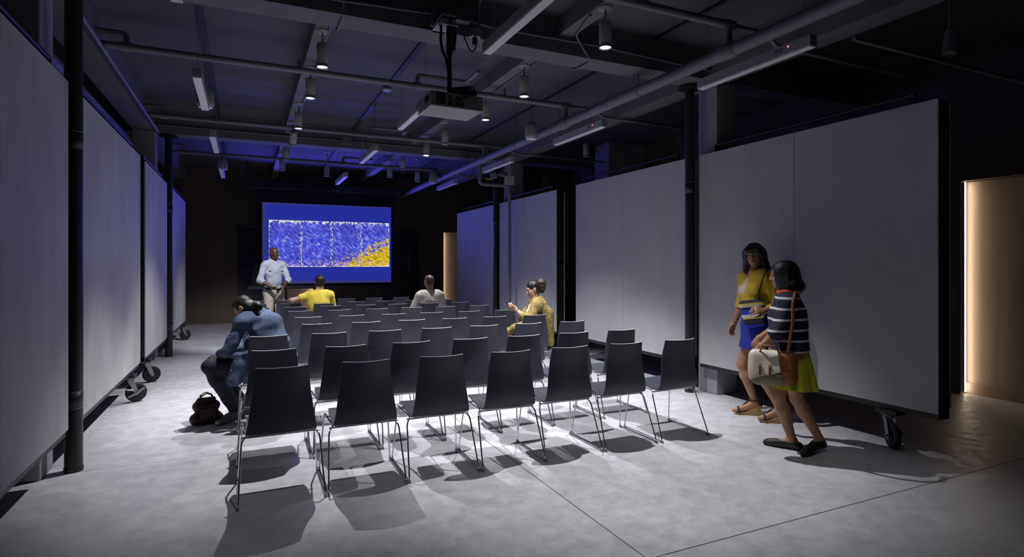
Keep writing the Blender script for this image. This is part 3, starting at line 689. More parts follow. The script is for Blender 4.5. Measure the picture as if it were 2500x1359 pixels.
# ------------------------------------------------------------------ people: smooth solids grown on a grid
class Sdf:
    def __init__(s, lo, hi, res):
        s.res = res; s.lo = np.array(lo, float); n = np.ceil((np.array(hi)-s.lo)/res).astype(int)+1
        s.n = n; s.F = np.full(tuple(n), 0.5, np.float32)
        s.ax = [s.lo[i]+res*np.arange(n[i]) for i in range(3)]
    def win(s, lo, hi, m):
        i0 = np.maximum(((np.array(lo)-m-s.lo)/s.res).astype(int), 0); i1 = np.minimum(((np.array(hi)+m-s.lo)/s.res).astype(int)+2, s.n)
        if (i1 <= i0).any(): return None
        sl = tuple(slice(a, b) for a, b in zip(i0, i1))
        g = np.meshgrid(*[s.ax[i][sl[i]].astype(np.float32) for i in range(3)], indexing='ij', sparse=False)
        return sl, g
    def comb(s, sl, d, k, op='u'):
        F = s.F[sl]
        if op == 'u':
            if k > 0:
                h = np.maximum(k-np.abs(F-d), 0)/k; F2 = np.minimum(F, d)-h*h*k*.25
            else: F2 = np.minimum(F, d)
        else:
            d = -d
            if k > 0:
                h = np.maximum(k-np.abs(F-d), 0)/k; F2 = np.maximum(F, d)+h*h*k*.25
            else: F2 = np.maximum(F, d)
        s.F[sl] = F2
    def cap(s, a, b, ra, rb, k=.02, op='u', t=0.0):
        a = np.array(a, float); b = np.array(b, float); ra += t; rb += t; r = max(ra, rb)
        w_ = s.win(np.minimum(a, b)-r, np.maximum(a, b)+r, k+3*s.res)
        if not w_: return s
        sl, g = w_; ab = b-a; L2 = max(float(ab@ab), 1e-9)
        P = [g[i]-a[i] for i in range(3)]
        h = np.clip((P[0]*ab[0]+P[1]*ab[1]+P[2]*ab[2])/L2, 0, 1)
        d = np.sqrt(sum((P[i]-h*ab[i])**2 for i in range(3)))-(ra+(rb-ra)*h)
        s.comb(sl, d, k, op); return s
    def ell(s, c, r, rot=None, k=.02, op='u', t=0.0):
        c = np.array(c, float); r = np.array(r, float)+t; m = r.max()
        w_ = s.win(c-m, c+m, k+3*s.res)
        if not w_: return s
        sl, g = w_; P = [g[i]-c[i] for i in range(3)]
        if rot is not None:
            Rm = np.array(rot)
            P = [Rm[0, i]*P[0]+Rm[1, i]*P[1]+Rm[2, i]*P[2] for i in range(3)]
        k0 = np.sqrt(sum((P[i]/r[i])**2 for i in range(3))); k1 = np.sqrt(sum((P[i]/r[i]**2)**2 for i in range(3)))+1e-9
        s.comb(sl, k0*(k0-1)/k1, k, op); return s
    def plane(s, c, n):
        """keep the side opposite to n"""
        n = np.array(n, float); n /= np.linalg.norm(n)
        g = np.meshgrid(*s.ax, indexing='ij', sparse=True)
        d = (g[0]-c[0])*n[0]+(g[1]-c[1])*n[1]+(g[2]-c[2])*n[2]
        s.F = np.maximum(s.F, d.astype(np.float32)); return s
    def folds(s, amp, freq, seed=0, n=5, zs=1.0):
        rg = np.random.default_rng(seed); g = np.meshgrid(*s.ax, indexing='ij', sparse=True); q = 0
        for i in range(n):
            dv = rg.normal(size=3); dv[2] *= zs; dv /= np.linalg.norm(dv); f = freq*(.6+.9*rg.random())
            ph = rg.random()*6; d2 = rg.normal(size=3)*freq*.25
            q = q+np.sin((g[0]*dv[0]+g[1]*dv[1]+g[2]*dv[2])*f+ph+1.5*np.sin(g[0]*d2[0]+g[1]*d2[1]+g[2]*d2[2]))
        s.F += (amp*q/n**.5).astype(np.float32); return s
    def mesh(s, name, m, parent):
        F = s.F; S = F < 0; n = F.shape
        c = [S[dx:n[0]-1+dx, dy:n[1]-1+dy, dz:n[2]-1+dz] for dx in (0, 1) for dy in (0, 1) for dz in (0, 1)]
        a_ = c[0].copy(); o_ = c[0].copy()
        for q in c[1:]: a_ &= q; o_ |= q
        act = o_ & ~a_; I = np.argwhere(act); idx = np.full(act.shape, -1, np.int64); idx[act] = np.arange(len(I))
        pos = np.zeros((len(I), 3)); cnt = np.zeros(len(I)); offs = [(dx, dy, dz) for dx in (0, 1) for dy in (0, 1) for dz in (0, 1)]
        val = {o: F[I[:, 0]+o[0], I[:, 1]+o[1], I[:, 2]+o[2]] for o in offs}
        for o in offs:
            for ax in range(3):
                if o[ax] == 0:
                    o2 = list(o); o2[ax] = 1; o2 = tuple(o2); va, vb = val[o], val[o2]; mk = (va < 0) != (vb < 0)
                    t = np.where(mk, va/np.where(mk, va-vb, 1), 0)
                    p = np.array(o, float)[None, :].repeat(len(I), 0); p[:, ax] = t
                    pos += np.where(mk[:, None], p, 0); cnt += mk
        pos = s.lo+(I+pos/cnt[:, None])*s.res
        quads = []
        for ax in range(3):
            sa = [slice(1, n[i]-1) for i in range(3)]; sa[ax] = slice(0, n[ax]-1); sb = list(sa); sb[ax] = slice(1, n[ax])
            A = S[tuple(sa)]; B = S[tuple(sb)]; ch = np.argwhere(A != B); inside = A[A != B]
            base = ch.copy()
            for i in range(3):
                if i != ax: base[:, i] += 1
            u, v = (ax+1) % 3, (ax+2) % 3; q = []
            for du, dv in ((0, 0), (1, 0), (1, 1), (0, 1)):
                b = base.copy(); b[:, u] -= du; b[:, v] -= dv; q.append(idx[b[:, 0], b[:, 1], b[:, 2]])
            q = np.stack(q, 1); q[~inside] = q[~inside][:, ::-1]; quads.append(q)
        Q = np.concatenate(quads); Q = Q[(Q >= 0).all(1)]
        me = bpy.data.meshes.new(name); me.vertices.add(len(pos)); me.vertices.foreach_set('co', pos.astype(np.float32).ravel())
        me.loops.add(Q.size); me.loops.foreach_set('vertex_index', Q.ravel().astype(np.int32))
        me.polygons.add(len(Q)); me.polygons.foreach_set('loop_start', np.arange(0, Q.size, 4, dtype=np.int32))
        me.polygons.foreach_set('use_smooth', np.ones(len(Q), bool)); me.update(calc_edges=True); me.validate()
        me.materials.append(m)
        o = bpy.data.objects.new(name, me); COL.objects.link(o); o.parent = parent; return o
def V(*a): return np.array(a, float)
def nz(v): v = np.array(v, float); return v/np.linalg.norm(v)
def frame(fwd, up):
    f = nz(fwd); r_ = nz(np.cross(f, up)); u = np.cross(r_, f); return np.stack([r_, f, u], 1)   # columns: right, forward, up
def head(s, c, fwd, up, sc=1.0, k=.010, t=0.0, ears=True):
    Rm = frame(fwd, up)
    def W(*p): return c+Rm@(np.array(p, float)*sc)
    s.ell(W(0, -.012, .030), V(.074, .094, .086)*sc, Rm, k)
    s.ell(W(0, .026, -.025), V(.062, .064, .082)*sc, Rm, .02)
    s.ell(W(0, .036, -.075), V(.044, .048, .038)*sc, Rm, .02)
    s.ell(W(0, .070, -.098), V(.018, .014, .014)*sc, Rm, .015)
    for q in (-1, 1):
        s.ell(W(q*.036, .062, -.030), V(.020, .018, .022)*sc, Rm, .018)
        s.cap(W(q*.010, .088, .024), W(q*.046, .076, .022), .009*sc, .008*sc, .010)
        s.ell(W(q*.031, .093, .004), V(.015, .012, .011)*sc, Rm, .008, 'd')
        s.ell(W(q*.031, .077, .004), V(.015, .0125, .0125)*sc, Rm, .004)
        if ears: s.ell(W(q*.076, -.010, -.006), V(.008, .018, .030)*sc, Rm, .006)
    s.cap(W(0, .088, .014), W(0, .106, -.026), .007*sc, .011*sc, .010)
    for q in (-1, 1): s.ell(W(q*.012, .096, -.031), V(.008, .009, .007)*sc, Rm, .006)
    s.cap(W(-.015, .086, -.055), W(.015, .086, -.055), .0065*sc, .0065*sc, .006)
    s.cap(W(-.013, .085, -.067), W(.013, .085, -.067), .0075*sc, .0075*sc, .005)
    return W, Rm
def face_bits(parent, W, Rm, sc, lipm):
    for q in (-1, 1):
        for nm, r_, m, f in (('eye', .0112, M['eye'], .0795), ('iris', .0078, M['iris'], .0846)):
            mb = MB(); n = 12; vs_ = []; fs = []
            for i in range(n+1):
                for j in range(n): a = math.pi*i/n; b = 2*math.pi*j/n; vs_.append(W(q*.031+r_*math.sin(a)*math.cos(b), f+r_*math.sin(a)*math.sin(b), .004+r_*math.cos(a)*.62-.001))
            for i in range(n):
                for j in range(n): fs.append((i*n+j, i*n+(j+1) % n, (i+1)*n+(j+1) % n, (i+1)*n+j))
            mb.add(vs_, fs, 0, True).build(nm, m, parent)
        MB().tube([W(q*.014, .0905, .029), W(q*.030, .0875, .033), W(q*.047, .079, .028)], [.0018, .0026, .0014], 6).build('eyebrow', M['hair'], parent)
    MB().tube([W(-.022, .0875, -.0565), W(-.008, .0945, -.057), W(0, .0945, -.0585), W(.008, .0945, -.057), W(.022, .0875, -.0565)], [.001, .0042, .004, .0042, .001], 8).tube(
        [W(-.020, .0875, -.0585), W(0, .0945, -.0665), W(.020, .0875, -.0585)], [.001, .0052, .001], 8).build('lips', lipm, parent)
def hand(s, w_, fd, pn, th, L=.175, curl=25, curls=None, k=.007, spread=.0, thumb_in=.3, nofinger=False):
    """w_ wrist, fd finger direction, pn palm normal (fingers curl towards it), th = +1/-1 thumb side along cross(fd,pn)"""
    f = nz(fd); n = nz(pn-f*np.dot(pn, f)); sd = np.cross(f, n)*th
    pl = L*.50
    offs = [.030, .010, -.010, -.028]; lens = [.42, .47, .43, .34]
    kn = []
    for i, o in enumerate(offs):
        b = w_+f*(pl-abs(o-.008)*.25)+sd*o; kn.append(b)
        s.cap(w_+sd*o*.55, b, .0125, .0105, .014)
    s.ell(w_+f*pl*.55, (.034, .040, .0125), np.stack([sd, f, n], 1), .012)
    for i, b in enumerate(kn):
        cu = (curls[i] if curls else curl); d = f+sd*spread*(1.2-i*.8); p = b; ang = 0
        for j, fr in enumerate((.45, .31, .24)):
            ang += R(cu*(.8 if j == 0 else 1.0)); dd = nz(d)*math.cos(ang)+n*math.sin(ang); q = p+dd*L*lens[i]*fr*1.05
            s.cap(p, q, .0086-.0008*j, .0080-.0010*j, .0035); p = q
    t0 = w_+sd*.022+f*.018+n*.004; t1 = t0+nz(sd*.75+f*.75+n*thumb_in)*.042; t2 = t1+nz(sd*.25+f*.9+n*thumb_in)*.030; t3 = t2+nz(sd*.05+f*.9+n*(thumb_in+.2))*.024
    s.cap(t0, t1, .014, .011, .012); s.cap(t1, t2, .0105, .0095, .004); s.cap(t2, t3, .0095, .0075, .004)
def limb(s, a, b, ra, rb, bulge=.0, at=.35, k=.02, t=0.0):
    a, b = V(*a), V(*b); m = a+(b-a)*at
    if bulge: s.cap(a, m, ra, max(ra, rb)+bulge, k, t=t); s.cap(m, b, max(ra, rb)+bulge, rb, k, t=t)
    else: s.cap(a, b, ra, rb, k, t=t)
def torso(s, J, w=1.0, t=0.0, k=.04, bust=0.0, belly=0.0, parts='pwcs'):
    """J: pel, chest, neck centres, hL,hR,sL,sR; body frame from them"""
    up = nz(J['chest']-J['pel']); sd = nz(J['hR']-J['hL']); fw = np.cross(up, sd); sd = np.cross(fw, up); Rp = np.stack([sd, fw, up], 1)
    up2 = nz(J['neck']-J['chest']); s2 = nz(J['sR']-J['sL']); f2 = np.cross(up2, s2); f2 = nz(f2); s2 = np.cross(f2, up2); Rc = np.stack([s2, f2, up2], 1)
    if 'p' in parts:
        s.ell(J['pel'], V(.165*w, .115, .12), Rp, k, t=t)
        for q in ('hL', 'hR'): s.ell(J[q]-fw*.02, V(.088*w, .10, .10), Rp, k, t=t)
    if 'w' in parts: s.ell(J['pel']*.5+J['chest']*.5+fw*belly*.5, V(.135*w, .098+belly, .15), Rp, k, t=t)
    if 'c' in parts:
        s.ell(J['chest'], V(.155*w, .108, .17), Rc, k, t=t)
        if bust:
            for q in (-1, 1): s.ell(J['chest']+s2*q*.070+f2*.075+up2*.015, V(.052, .045, .052)*bust, Rc, .03, t=t)
    if 's' in parts:
        s.cap(J['sL']*.75+J['chest']*.25*0+J['neck']*.25, J['sR']*.75+J['neck']*.25, .062*w, .062*w, k, t=t)
        for q in ('sL', 'sR'): s.cap(J[q], J['neck'], .050*w, .045, k, t=t)
    return Rp, Rc
def foot(s, ank, toe, r=.034, k=.02, t=0.0, heel=.05):
    ank = V(*ank); toe = V(*toe); d = nz(V(*(toe-ank)[:2], 0)); hl = V(ank[0], ank[1], 0)-d*heel+V(0, 0, toe[2]+r*.6+(ank[2]-.085 if ank[2] > .1 else 0)*.6)
    s.cap(ank, hl, r, r*.85, k, t=t); s.cap(hl, toe, r*.85, r*.62, k, t=t); s.cap(ank+V(0, 0, -.02), toe-d*.03+V(0, 0, .008), r*.95, r*.75, .03, t=t)
def bounds(J, m=.16):
    P = np.array([v for v in J.values()]); return P.min(0)-m, P.max(0)+m
def person(root, label, group=None):
    e = empty('person', (root[0], root[1], 0), 0, label, 'person', group); return e, V(root[0], root[1], 0)
def rel(J, o): return {k: V(*v)-o for k, v in J.items()}
def arm(s, J, q, r=(.046, .036, .026), t=0.0, k=.02, part='uf'):
    if 'u' in part: limb(s, J['s'+q], J['e'+q], r[0], r[1], k=k, t=t)
    if 'f' in part: limb(s, J['e'+q], J['w'+q], r[1], r[2], .003, .3, k=k, t=t)
def leg(s, J, q, r=(.078, .053, .036), t=0.0, k=.025, part='tc'):
    if 't' in part: limb(s, J['h'+q], J['k'+q], r[0], r[1], k=k, t=t)
    if 'c' in part: limb(s, J['k'+q], J['a'+q], r[1]*.92, r[2], .006, .3, k=k, t=t)
def neck(s, J, hc, fw, r=.050):
    s.cap(J['neck']-V(0, 0, .02), hc-nz(fw)*.025-V(0, 0, .05), r*1.1, r, .03)

# ---- woman in a denim shirt hunched forward on her chair (near left)
def denim_woman():
    e, o = person((.10, 5.95), 'person in a blue denim shirt and dark jeans hunched forward on a chair')
    J = rel(dict(pel=(.22, 5.95, .535), chest=(.185, 5.98, .84), neck=(.095, 6.03, 1.03), hL=(.15, 5.86, .52), hR=(.17, 6.05, .52), sL=(-.030, 5.90, .955), sR=(.215, 6.13, .94),
                 eL=(-.145, 5.86, .70), wL=(-.24, 6.05, .64), eR=(.00, 6.24, .70), wR=(-.20, 6.17, .66), kL=(-.295, 5.93, .565), kR=(-.27, 6.14, .56), aL=(-.085, 6.03, .12), aR=(-.02, 6.20, .11)), o)
    tL, tR = V(-.235, 6.0, .022)-o, V(-.18, 6.20, .022)-o; hc = V(-.015, 6.0, 1.085)-o
    fw = V(-.60, .28, -.72); up = V(-.60, .34, .68); lo, hi = bounds(J, .17); lo[2] = -.01; hi[2] = 1.22
    s = Sdf(lo, hi, .0062)
    torso(s, J, .95); arm(s, J, 'L'); arm(s, J, 'R'); leg(s, J, 'L'); leg(s, J, 'R'); neck(s, J, hc, fw, .044)
    W, Rm = head(s, hc, fw, up, .93)
    foot(s, J['aL'], tL, .029); foot(s, J['aR'], tR, .029)
    for q, th in (('L', -1), ('R', 1)): hand(s, J['w'+q], V(-.4, .5, -.3), V(.2, 0, -1), th, .165, 30)
    s.mesh('body', M['skin'], e); face_bits(e, W, Rm, .93, M['lip'])
    s = Sdf(lo, hi, .0062); torso(s, J, .98, t=.020); arm(s, J, 'L', t=.018, part='u'); arm(s, J, 'R', t=.018, part='u'); arm(s, J, 'L', t=.014, part='f'); arm(s, J, 'R', t=.014, part='f')
    s.ell(J['chest']*.5+J['neck']*.5+V(.055, -.02, .0), V(.135, .125, .105), frame(V(-.6, .6, 0), V(-.35, .35, .87)), .06)
    s.ell(J['chest']*.45+J['pel']*.55+V(.05, -.02, .03), (.155, .155, .18), None, .06)
    s.cap(V(-.06, 5.815, .66)-o, V(-.095, 5.80, .44)-o, .040, .066, .04); s.cap(V(.02, 5.80, .66)-o, V(.0, 5.80, .47)-o, .04, .05, .04)
    s.cap(J['neck']+V(.03, -.01, -.01), J['neck']+V(-.02, .03, .03), .062, .060, .02)
    s.plane(V(0, 0, .405), V(0, 0, -1)); s.plane(J['wL']+V(.02, -.02, 0), V(-1, .5, -.3))
    s.folds(.0052, 46, 3, 6, .9); s.mesh('shirt', M['denim'], e)
    bt = MB()
    for bx, by, z in ((-.092, 5.776, .62), (-.118, 5.768, .545)): bt.tube([(bx-.1, by-5.95, z), (bx-.103, by-.010-5.95, z)], .0055, 10)
    bt.build('buttons', M['white'], e)
    s = Sdf(lo, hi, .0062); torso(s, J, 1.0, t=.010, parts='p'); leg(s, J, 'L', (.082, .06, .046), t=.012); leg(s, J, 'R', (.082, .06, .046), t=.012); s.plane(V(0, 0, .105), V(0, 0, -1)); s.folds(.003, 40, 5)
    s.mesh('jeans', M['jeans'], e)
    h = Sdf(hc-.24, hc+.24, .0045)
    h.ell(W(0, -.018, .034), V(.080, .098, .090)*.93, Rm, .01); h.ell(W(0, -.05, -.03), V(.070, .060, .070)*.93, Rm, .02)
    h.cap(W(-.03, .05, .09), W(.05, .045, .08), .018, .018, .03); h.cap(W(0, -.09, -.04), W(.0, -.115, -.075), .034, .034, .02); h.ell(W(.0, -.118, -.105), (.030, .030, .040), None, .02)
    h.cap(W(0, .062, .0), W(0, .10, -.06), .055, .06, .012, 'd'); h.folds(.0022, 150, 2, 4, .2)
    for q in (-1, 1): h.ell(W(q*.078, -.006, -.008), V(.018, .022, .034), Rm, .006, 'd')
    h.mesh('hair', M['hair'], e)
    for a, t_, c in ((J['aL'], tL, 1), (J['aR'], tR, 0)):
        f = Sdf(np.minimum(a, t_)-.12, np.maximum(a, t_)+.1, .005); foot(f, a, t_, .029, t=.006); d = nz(V(*(t_-a)[:2], 0))
        f.ell(a*.45+t_*.55+V(0, 0, .075), (.05, .05, .04), None, .01, 'd'); f.plane(a+V(0, 0, -.018), V(0, 0, 1)); f.plane(V(0, 0, .001), V(0, 0, -1)); f.mesh('shoe', M['dshoe'], e)
        g = Sdf(t_-.07, t_+.07, .004); g.ell(t_-d*.004+V(0, 0, .004), (.030, .030, .020), None, 0); g.plane(t_-d*.012, -d); g.plane(V(0, 0, .001), V(0, 0, -1)); g.mesh('toe_cap', M['toe'], e)
denim_woman()
# handbag on the floor beside her
e = empty('handbag', (-.335, 6.10, 0), R(12), 'dark maroon leather handbag on the floor by the hunched person in denim', 'bag')
s = Sdf((-.16, -.12, -.01), (.16, .12, .30), .005)
s.cap((-.085, 0, .05), (.085, 0, .05), .058, .058, .03); s.cap((-.075, 0, .17), (.075, 0, .17), .045, .045, .05); s.cap((-.06, 0, .235), (.06, 0, .235), .020, .020, .04)
s.plane(V(0, 0, .002), V(0, 0, -1)); s.folds(.003, 40, 9); s.mesh('bag_body', M['maroon'], e)
for q in (-1, 1): MB().tube([(-.05, q*.022, .22), (-.045, q*.026, .27), (0, q*.03, .292), (.045, q*.026, .27), (.05, q*.022, .22)], .006, 8).build('handle', M['maroon'], e)
MB().tube([(-.05+.012*math.cos(a), .02, .262+.012*math.sin(a)) for a in [i*math.pi/6 for i in range(12)]], .0025, 6, closed=True).build('ring', M['chrome'], e)
MB().box(-.07, .07, -.060, -.052, .06, .16, b=.006).build('front_pocket', M['maroon'], e)

# ---- seated men seen from behind
def seated_back(root, label, J, hc, fw, up, skin, shirt, trousers, tee_arms, hairm, seed, hand_spec, bald):
    e, o = person(root, label); J = rel(J, o); hc = V(*hc)-o; lo, hi = bounds(J, .17); lo[2] = -.01; hi[2] = hc[2]+.15
    tL, tR = V(J['aL'][0], J['aL'][1]+.19, .025), V(J['aR'][0], J['aR'][1]+.19, .025); hi[1] = max(hi[1], tL[1]+.06)
    s = Sdf(lo, hi, .0075)
    torso(s, J, 1.04); arm(s, J, 'L', (.052, .040, .029)); arm(s, J, 'R', (.052, .040, .029)); leg(s, J, 'L'); leg(s, J, 'R'); neck(s, J, hc, fw, .056)
    W, Rm = head(s, hc, fw, up, .97); foot(s, J['aL'], tL, .034); foot(s, J['aR'], tR, .034)
    for q, (fd, pn, th) in hand_spec.items(): hand(s, J['w'+q], V(*fd), V(*pn), th, .18, 25)
    s.mesh('body', skin, e); face_bits(e, W, Rm, .97, M['lip'])
    s = Sdf(lo, hi, .0070); torso(s, J, 1.05, t=.016); arm(s, J, 'L', (.056, .052, .03), t=.014, part='u'); arm(s, J, 'R', (.056, .052, .03), t=.014, part='u')
    s.ell(J['chest']+V(0, -.04, .03), (.17, .085, .17), None, .06)
    for q in 'LR': a = J['s'+q]; b = J['e'+q]; s.plane(a+(b-a)*tee_arms, b-a) if abs((b-a)[0]) > .12 and q in tee_cut else None
    s.plane(J['neck']+V(0, -.0, .028), V(0, .35, 1)); s.plane(V(0, 0, .46), V(0, 0, -1)); s.folds(.0040, 38, seed, 5, .6)
    if tee_cut == '': 
        pass
    s.mesh('tee_shirt', shirt, e)
    s = Sdf(lo, hi, .008); torso(s, J, 1.0, t=.012, parts='p'); leg(s, J, 'L', (.085, .062, .05), t=.01); leg(s, J, 'R', (.085, .062, .05), t=.01); s.plane(V(0, 0, .10), V(0, 0, -1)); s.mesh('trousers', trousers, e)
    h = Sdf(hc-.16, hc+.16, .005); th = .004 if bald else .011
    h.ell(W(0, -.014, .032), (V(.074, .094, .086)+th)*.97, Rm, .01); h.ell(W(0, -.045, -.035), V(.062+th, .055+th, .055)*.97, Rm, .02)
    h.cap(W(0, .085, -.01), W(0, .10, -.1), .062, .07, .01, 'd')
    for q in (-1, 1): h.ell(W(q*.078, -.006, -.012), V(.016, .022, .036), Rm, .006, 'd')
    h.plane(W(0, 0, -.075), -Rm[:, 2]); h.folds(.0008 if bald else .0015, 180, 4); h.mesh('hair', hairm, e)
    for a, t_ in ((J['aL'], tL), (J['aR'], tR)):
        f = Sdf(np.minimum(a, t_)-.12, np.maximum(a, t_)+.1, .006); foot(f, a, t_, .036, t=.006); f.plane(a+V(0, 0, .0), V(0, 0, 1)); f.plane(V(0, 0, .001), V(0, 0, -1)); f.mesh('shoe', M['blk_leather'], e)
    return e
tee_cut = 'L'
seated_back((1.12, 10.15), 'person in a yellow t-shirt seen from behind, left arm along the next chair back',
    dict(pel=(1.115, 10.17, .54), chest=(1.115, 10.17, .83), neck=(1.13, 10.17, 1.035), hL=(1.02, 10.20, .52), hR=(1.21, 10.20, .52), sL=(.945, 10.16, .970), sR=(1.30, 10.17, .975),
         eL=(.705, 10.16, .902), wL=(.66, 10.40, .885), eR=(1.37, 10.26, .72), wR=(1.22, 10.48, .66), kL=(.98, 10.62, .53), kR=(1.26, 10.62, .53), aL=(.97, 10.66, .10), aR=(1.27, 10.66, .10)),
    (1.135, 10.175, 1.205), V(-.1, 1, .0), V(0, 0, 1), M['skin'], M['yellow'], M['greyp'], .55, M['hair'], 11, {'L': ((.1, 1, -.1), (0, 0, -1), -1), 'R': ((-.3, 1, -.3), (0, 0, -1), 1)}, False)
tee_cut = ''
seated_back((2.89, 9.55), 'person with a shaved head and cream t-shirt seen from behind, seated near the screen',
    dict(pel=(2.88, 9.60, .54), chest=(2.885, 9.57, .82), neck=(2.885, 9.58, 1.03), hL=(2.78, 9.63, .52), hR=(2.98, 9.63, .52), sL=(2.70, 9.57, .955), sR=(3.07, 9.57, .955),
         eL=(2.60, 9.62, .72), wL=(2.72, 9.86, .62), eR=(3.15, 9.62, .72), wR=(3.0, 9.86, .62), kL=(2.76, 10.05, .53), kR=(3.02, 10.05, .53), aL=(2.76, 10.08, .10), aR=(3.02, 10.08, .10)),
    (2.875, 9.60, 1.200), V(-.35, .94, -.05), V(0, 0, 1), M['skin2'], M['white_t'], M['greyp'], .8, M['skinh'], 12, {'L': ((.3, 1, -.2), (0, 0, -1), -1), 'R': ((-.3, 1, -.2), (0, 0, -1), 1)}, True)

# ---- woman with a phone
def phone_woman():
    e, o = person((3.47, 6.86), 'person with curly brown hair in a bun and a patterned mustard shawl, reading a phone')
    J = rel(dict(pel=(3.50, 6.87, .54), chest=(3.545, 6.87, .83), neck=(3.545, 6.88, 1.02), hL=(3.42, 6.80, .52), hR=(3.50, 6.96, .52), sL=(3.475, 6.72, .955), sR=(3.60, 7.02, .955),
                 eL=(3.345, 6.66, .76), wL=(3.235, 6.84, .90), eR=(3.46, 7.12, .76), wR=(3.29, 6.98, .915), kL=(3.10, 7.02, .55), kR=(3.17, 7.17, .55), aL=(3.12, 7.06, .10), aR=(3.24, 7.24, .10)), o)
    hc = V(3.515, 6.88, 1.168)-o; fw = V(-.88, .30, -.30); up = V(-.27, .10, .95); lo, hi = bounds(J, .18); lo[2] = -.01; hi[2] = 1.32
    tL, tR = V(2.94, 7.14, .022)-o, V(3.06, 7.32, .022)-o; lo[0] -= .1
    s = Sdf(lo, hi, .0065)
    torso(s, J, .95, bust=.9); arm(s, J, 'L'); arm(s, J, 'R'); leg(s, J, 'L'); leg(s, J, 'R'); neck(s, J, hc, fw, .045); W, Rm = head(s, hc, fw, up, .95)
    foot(s, J['aL'], tL, .029); foot(s, J['aR'], tR, .029)
    hand(s, J['wL'], V(-.75, .25, .55), V(.3, .6, .3), 1, .165, 38); hand(s, J['wR'], V(-.9, -.35, .25), V(0, -.6, .5), -1, .165, 35)
    s.mesh('body', M['skin'], e); face_bits(e, W, Rm, .95, M['lip'])
    s = Sdf(lo, hi, .007); torso(s, J, .96, t=.010, bust=1.0, parts='wc'); s.cap(J['sL']*.6+J['neck']*.4-V(0, 0, .02), J['sR']*.6+J['neck']*.4-V(0, 0, .02), .06, .06, .04); s.folds(.002, 40, 6); s.mesh('blouse', M['blouse'], e)
    s = Sdf(lo, hi, .007); torso(s, J, 1.0, t=.014, parts='p'); leg(s, J, 'L', (.09, .075, .06), t=.012); leg(s, J, 'R', (.09, .075, .06), t=.012); s.plane(V(0, 0, .12), V(0, 0, -1)); s.folds(.003, 35, 8); s.mesh('trousers', M['greyp'], e)
    # shawl: over both shoulders and upper arms, open in front, long ends
    s = Sdf(lo, hi, .0062); rt = V(.32, .95, 0)
    s.ell(J['chest']+V(.03, -.01, .03), V(.20, .145, .22), frame(V(-.95, .32, 0), V(0, 0, 1)), .05)
    s.cap(J['sL'], J['eL']+V(0, 0, .01), .075, .066, .04); s.cap(J['eL'], J['eL']*.55+J['wL']*.45, .064, .056, .03); s.cap(J['sR'], J['eR'], .075, .066, .04); s.cap(J['neck']+V(.02, 0, 0), J['sL'], .055, .075, .04); s.cap(J['neck']+V(.02, 0, 0), J['sR'], .055, .075, .04)
    s.cap(V(3.66, 6.73, .85)-o, V(3.685, 6.70, .46)-o, .075, .045, .05); s.cap(V(3.60, 6.98, .75)-o, V(3.62, 7.0, .5)-o, .10, .07, .05)
    s.cap(J['eL']+V(-.02, .02, -.03), V(3.20, 6.80, .66)-o, .055, .055, .04); s.cap(V(3.20, 6.80, .66)-o, V(3.115, 6.84, .60)-o, .050, .052, .03); s.cap(V(3.10, 6.84, .62)-o, V(3.105, 6.83, .50)-o, .045, .034, .03)
    s.cap(hc+V(-.10, 0, -.12), J['chest']+V(-.18, .05, .0), .05, .09, .04, 'd'); s.plane(J['neck']+V(0, 0, .055), V(-.25, 0, 1)); s.folds(.0055, 55, 21, 6, .5)
    s.mesh('shawl', M['shawl'], e)
    t = Sdf(V(3.0, 6.7, .30)-o, V(3.25, 6.95, .55)-o, .005); t.cap(V(3.105, 6.83, .50)-o, V(3.12, 6.83, .37)-o, .035, .008, .01); t.folds(.003, 90, 3); t.mesh('shawl_tassel', M['teal'], e)
    h = Sdf(hc-.22, hc+.22, .0045)
    h.ell(W(0, -.016, .034), V(.081, .100, .092)*.95, Rm, .01); h.ell(W(0, -.05, -.02), V(.072, .060, .065)*.95, Rm, .02); h.cap(W(0, .085, -.02), W(0, .10, -.1), .066, .07, .010, 'd')
    for q in (-1, 1): h.ell(W(q*.079, -.004, -.010), V(.018, .022, .036), Rm, .006, 'd')
    h.plane(W(0, 0, -.09), -Rm[:, 2]); h.folds(.0015, 150, 2, 4, .2)
    h.mesh('hair', M['hair'], e)
    b = Sdf(hc-.28, hc+.28, .0045); b.ell(W(0, -.128, .030), (.066, .062, .078), None, .0); b.ell(W(.0, -.115, -.04), (.045, .045, .055), None, .03); b.folds(.0065, 95, 5, 6, 1); b.mesh('hair_bun', M['hairb'], e)
    MB().tube([W(-.084, -.006+.020*math.sin(a), -.058+.022*math.cos(a)) for a in [i*math.pi/10 for i in range(20)]], .0018, 6, closed=True).build('hoop_earring', M['gold'], e)
    MB().tube([J['wL']+nz(J['eL']-J['wL'])*.02+.030*(nz(V(.6, .8, 0))*math.cos(a)+nz(V(.45, -.35, .8))*math.sin(a)) for a in [i*math.pi/8 for i in range(16)]], .005, 6, closed=True).build('bracelet', M['black'], e)
    for a, t_ in ((J['aL'], tL), (J['aR'], tR)):
        f = Sdf(np.minimum(a, t_)-.12, np.maximum(a, t_)+.1, .006); foot(f, a, t_, .03, t=.006); f.plane(a+V(0, 0, -.01), V(0, 0, 1)); f.plane(V(0, 0, .001), V(0, 0, -1)); f.mesh('shoe', M['blk_leather'], e)
phone_woman()
e = empty('smartphone', (3.165, 6.915, .955), 0, 'smartphone with a glowing blue screen held by the seated shawl wearer', 'phone')
e.rotation_euler = (R(-35), R(0), R(70))
MB().box(-.036, .036, -.0045, .0045, -.073, .073, b=.003).build('phone_body', M['phone'], e)
MB().box(-.033, .033, -.0052, -.0044, -.064, .064).build('phone_screen', M['phscr'], e)

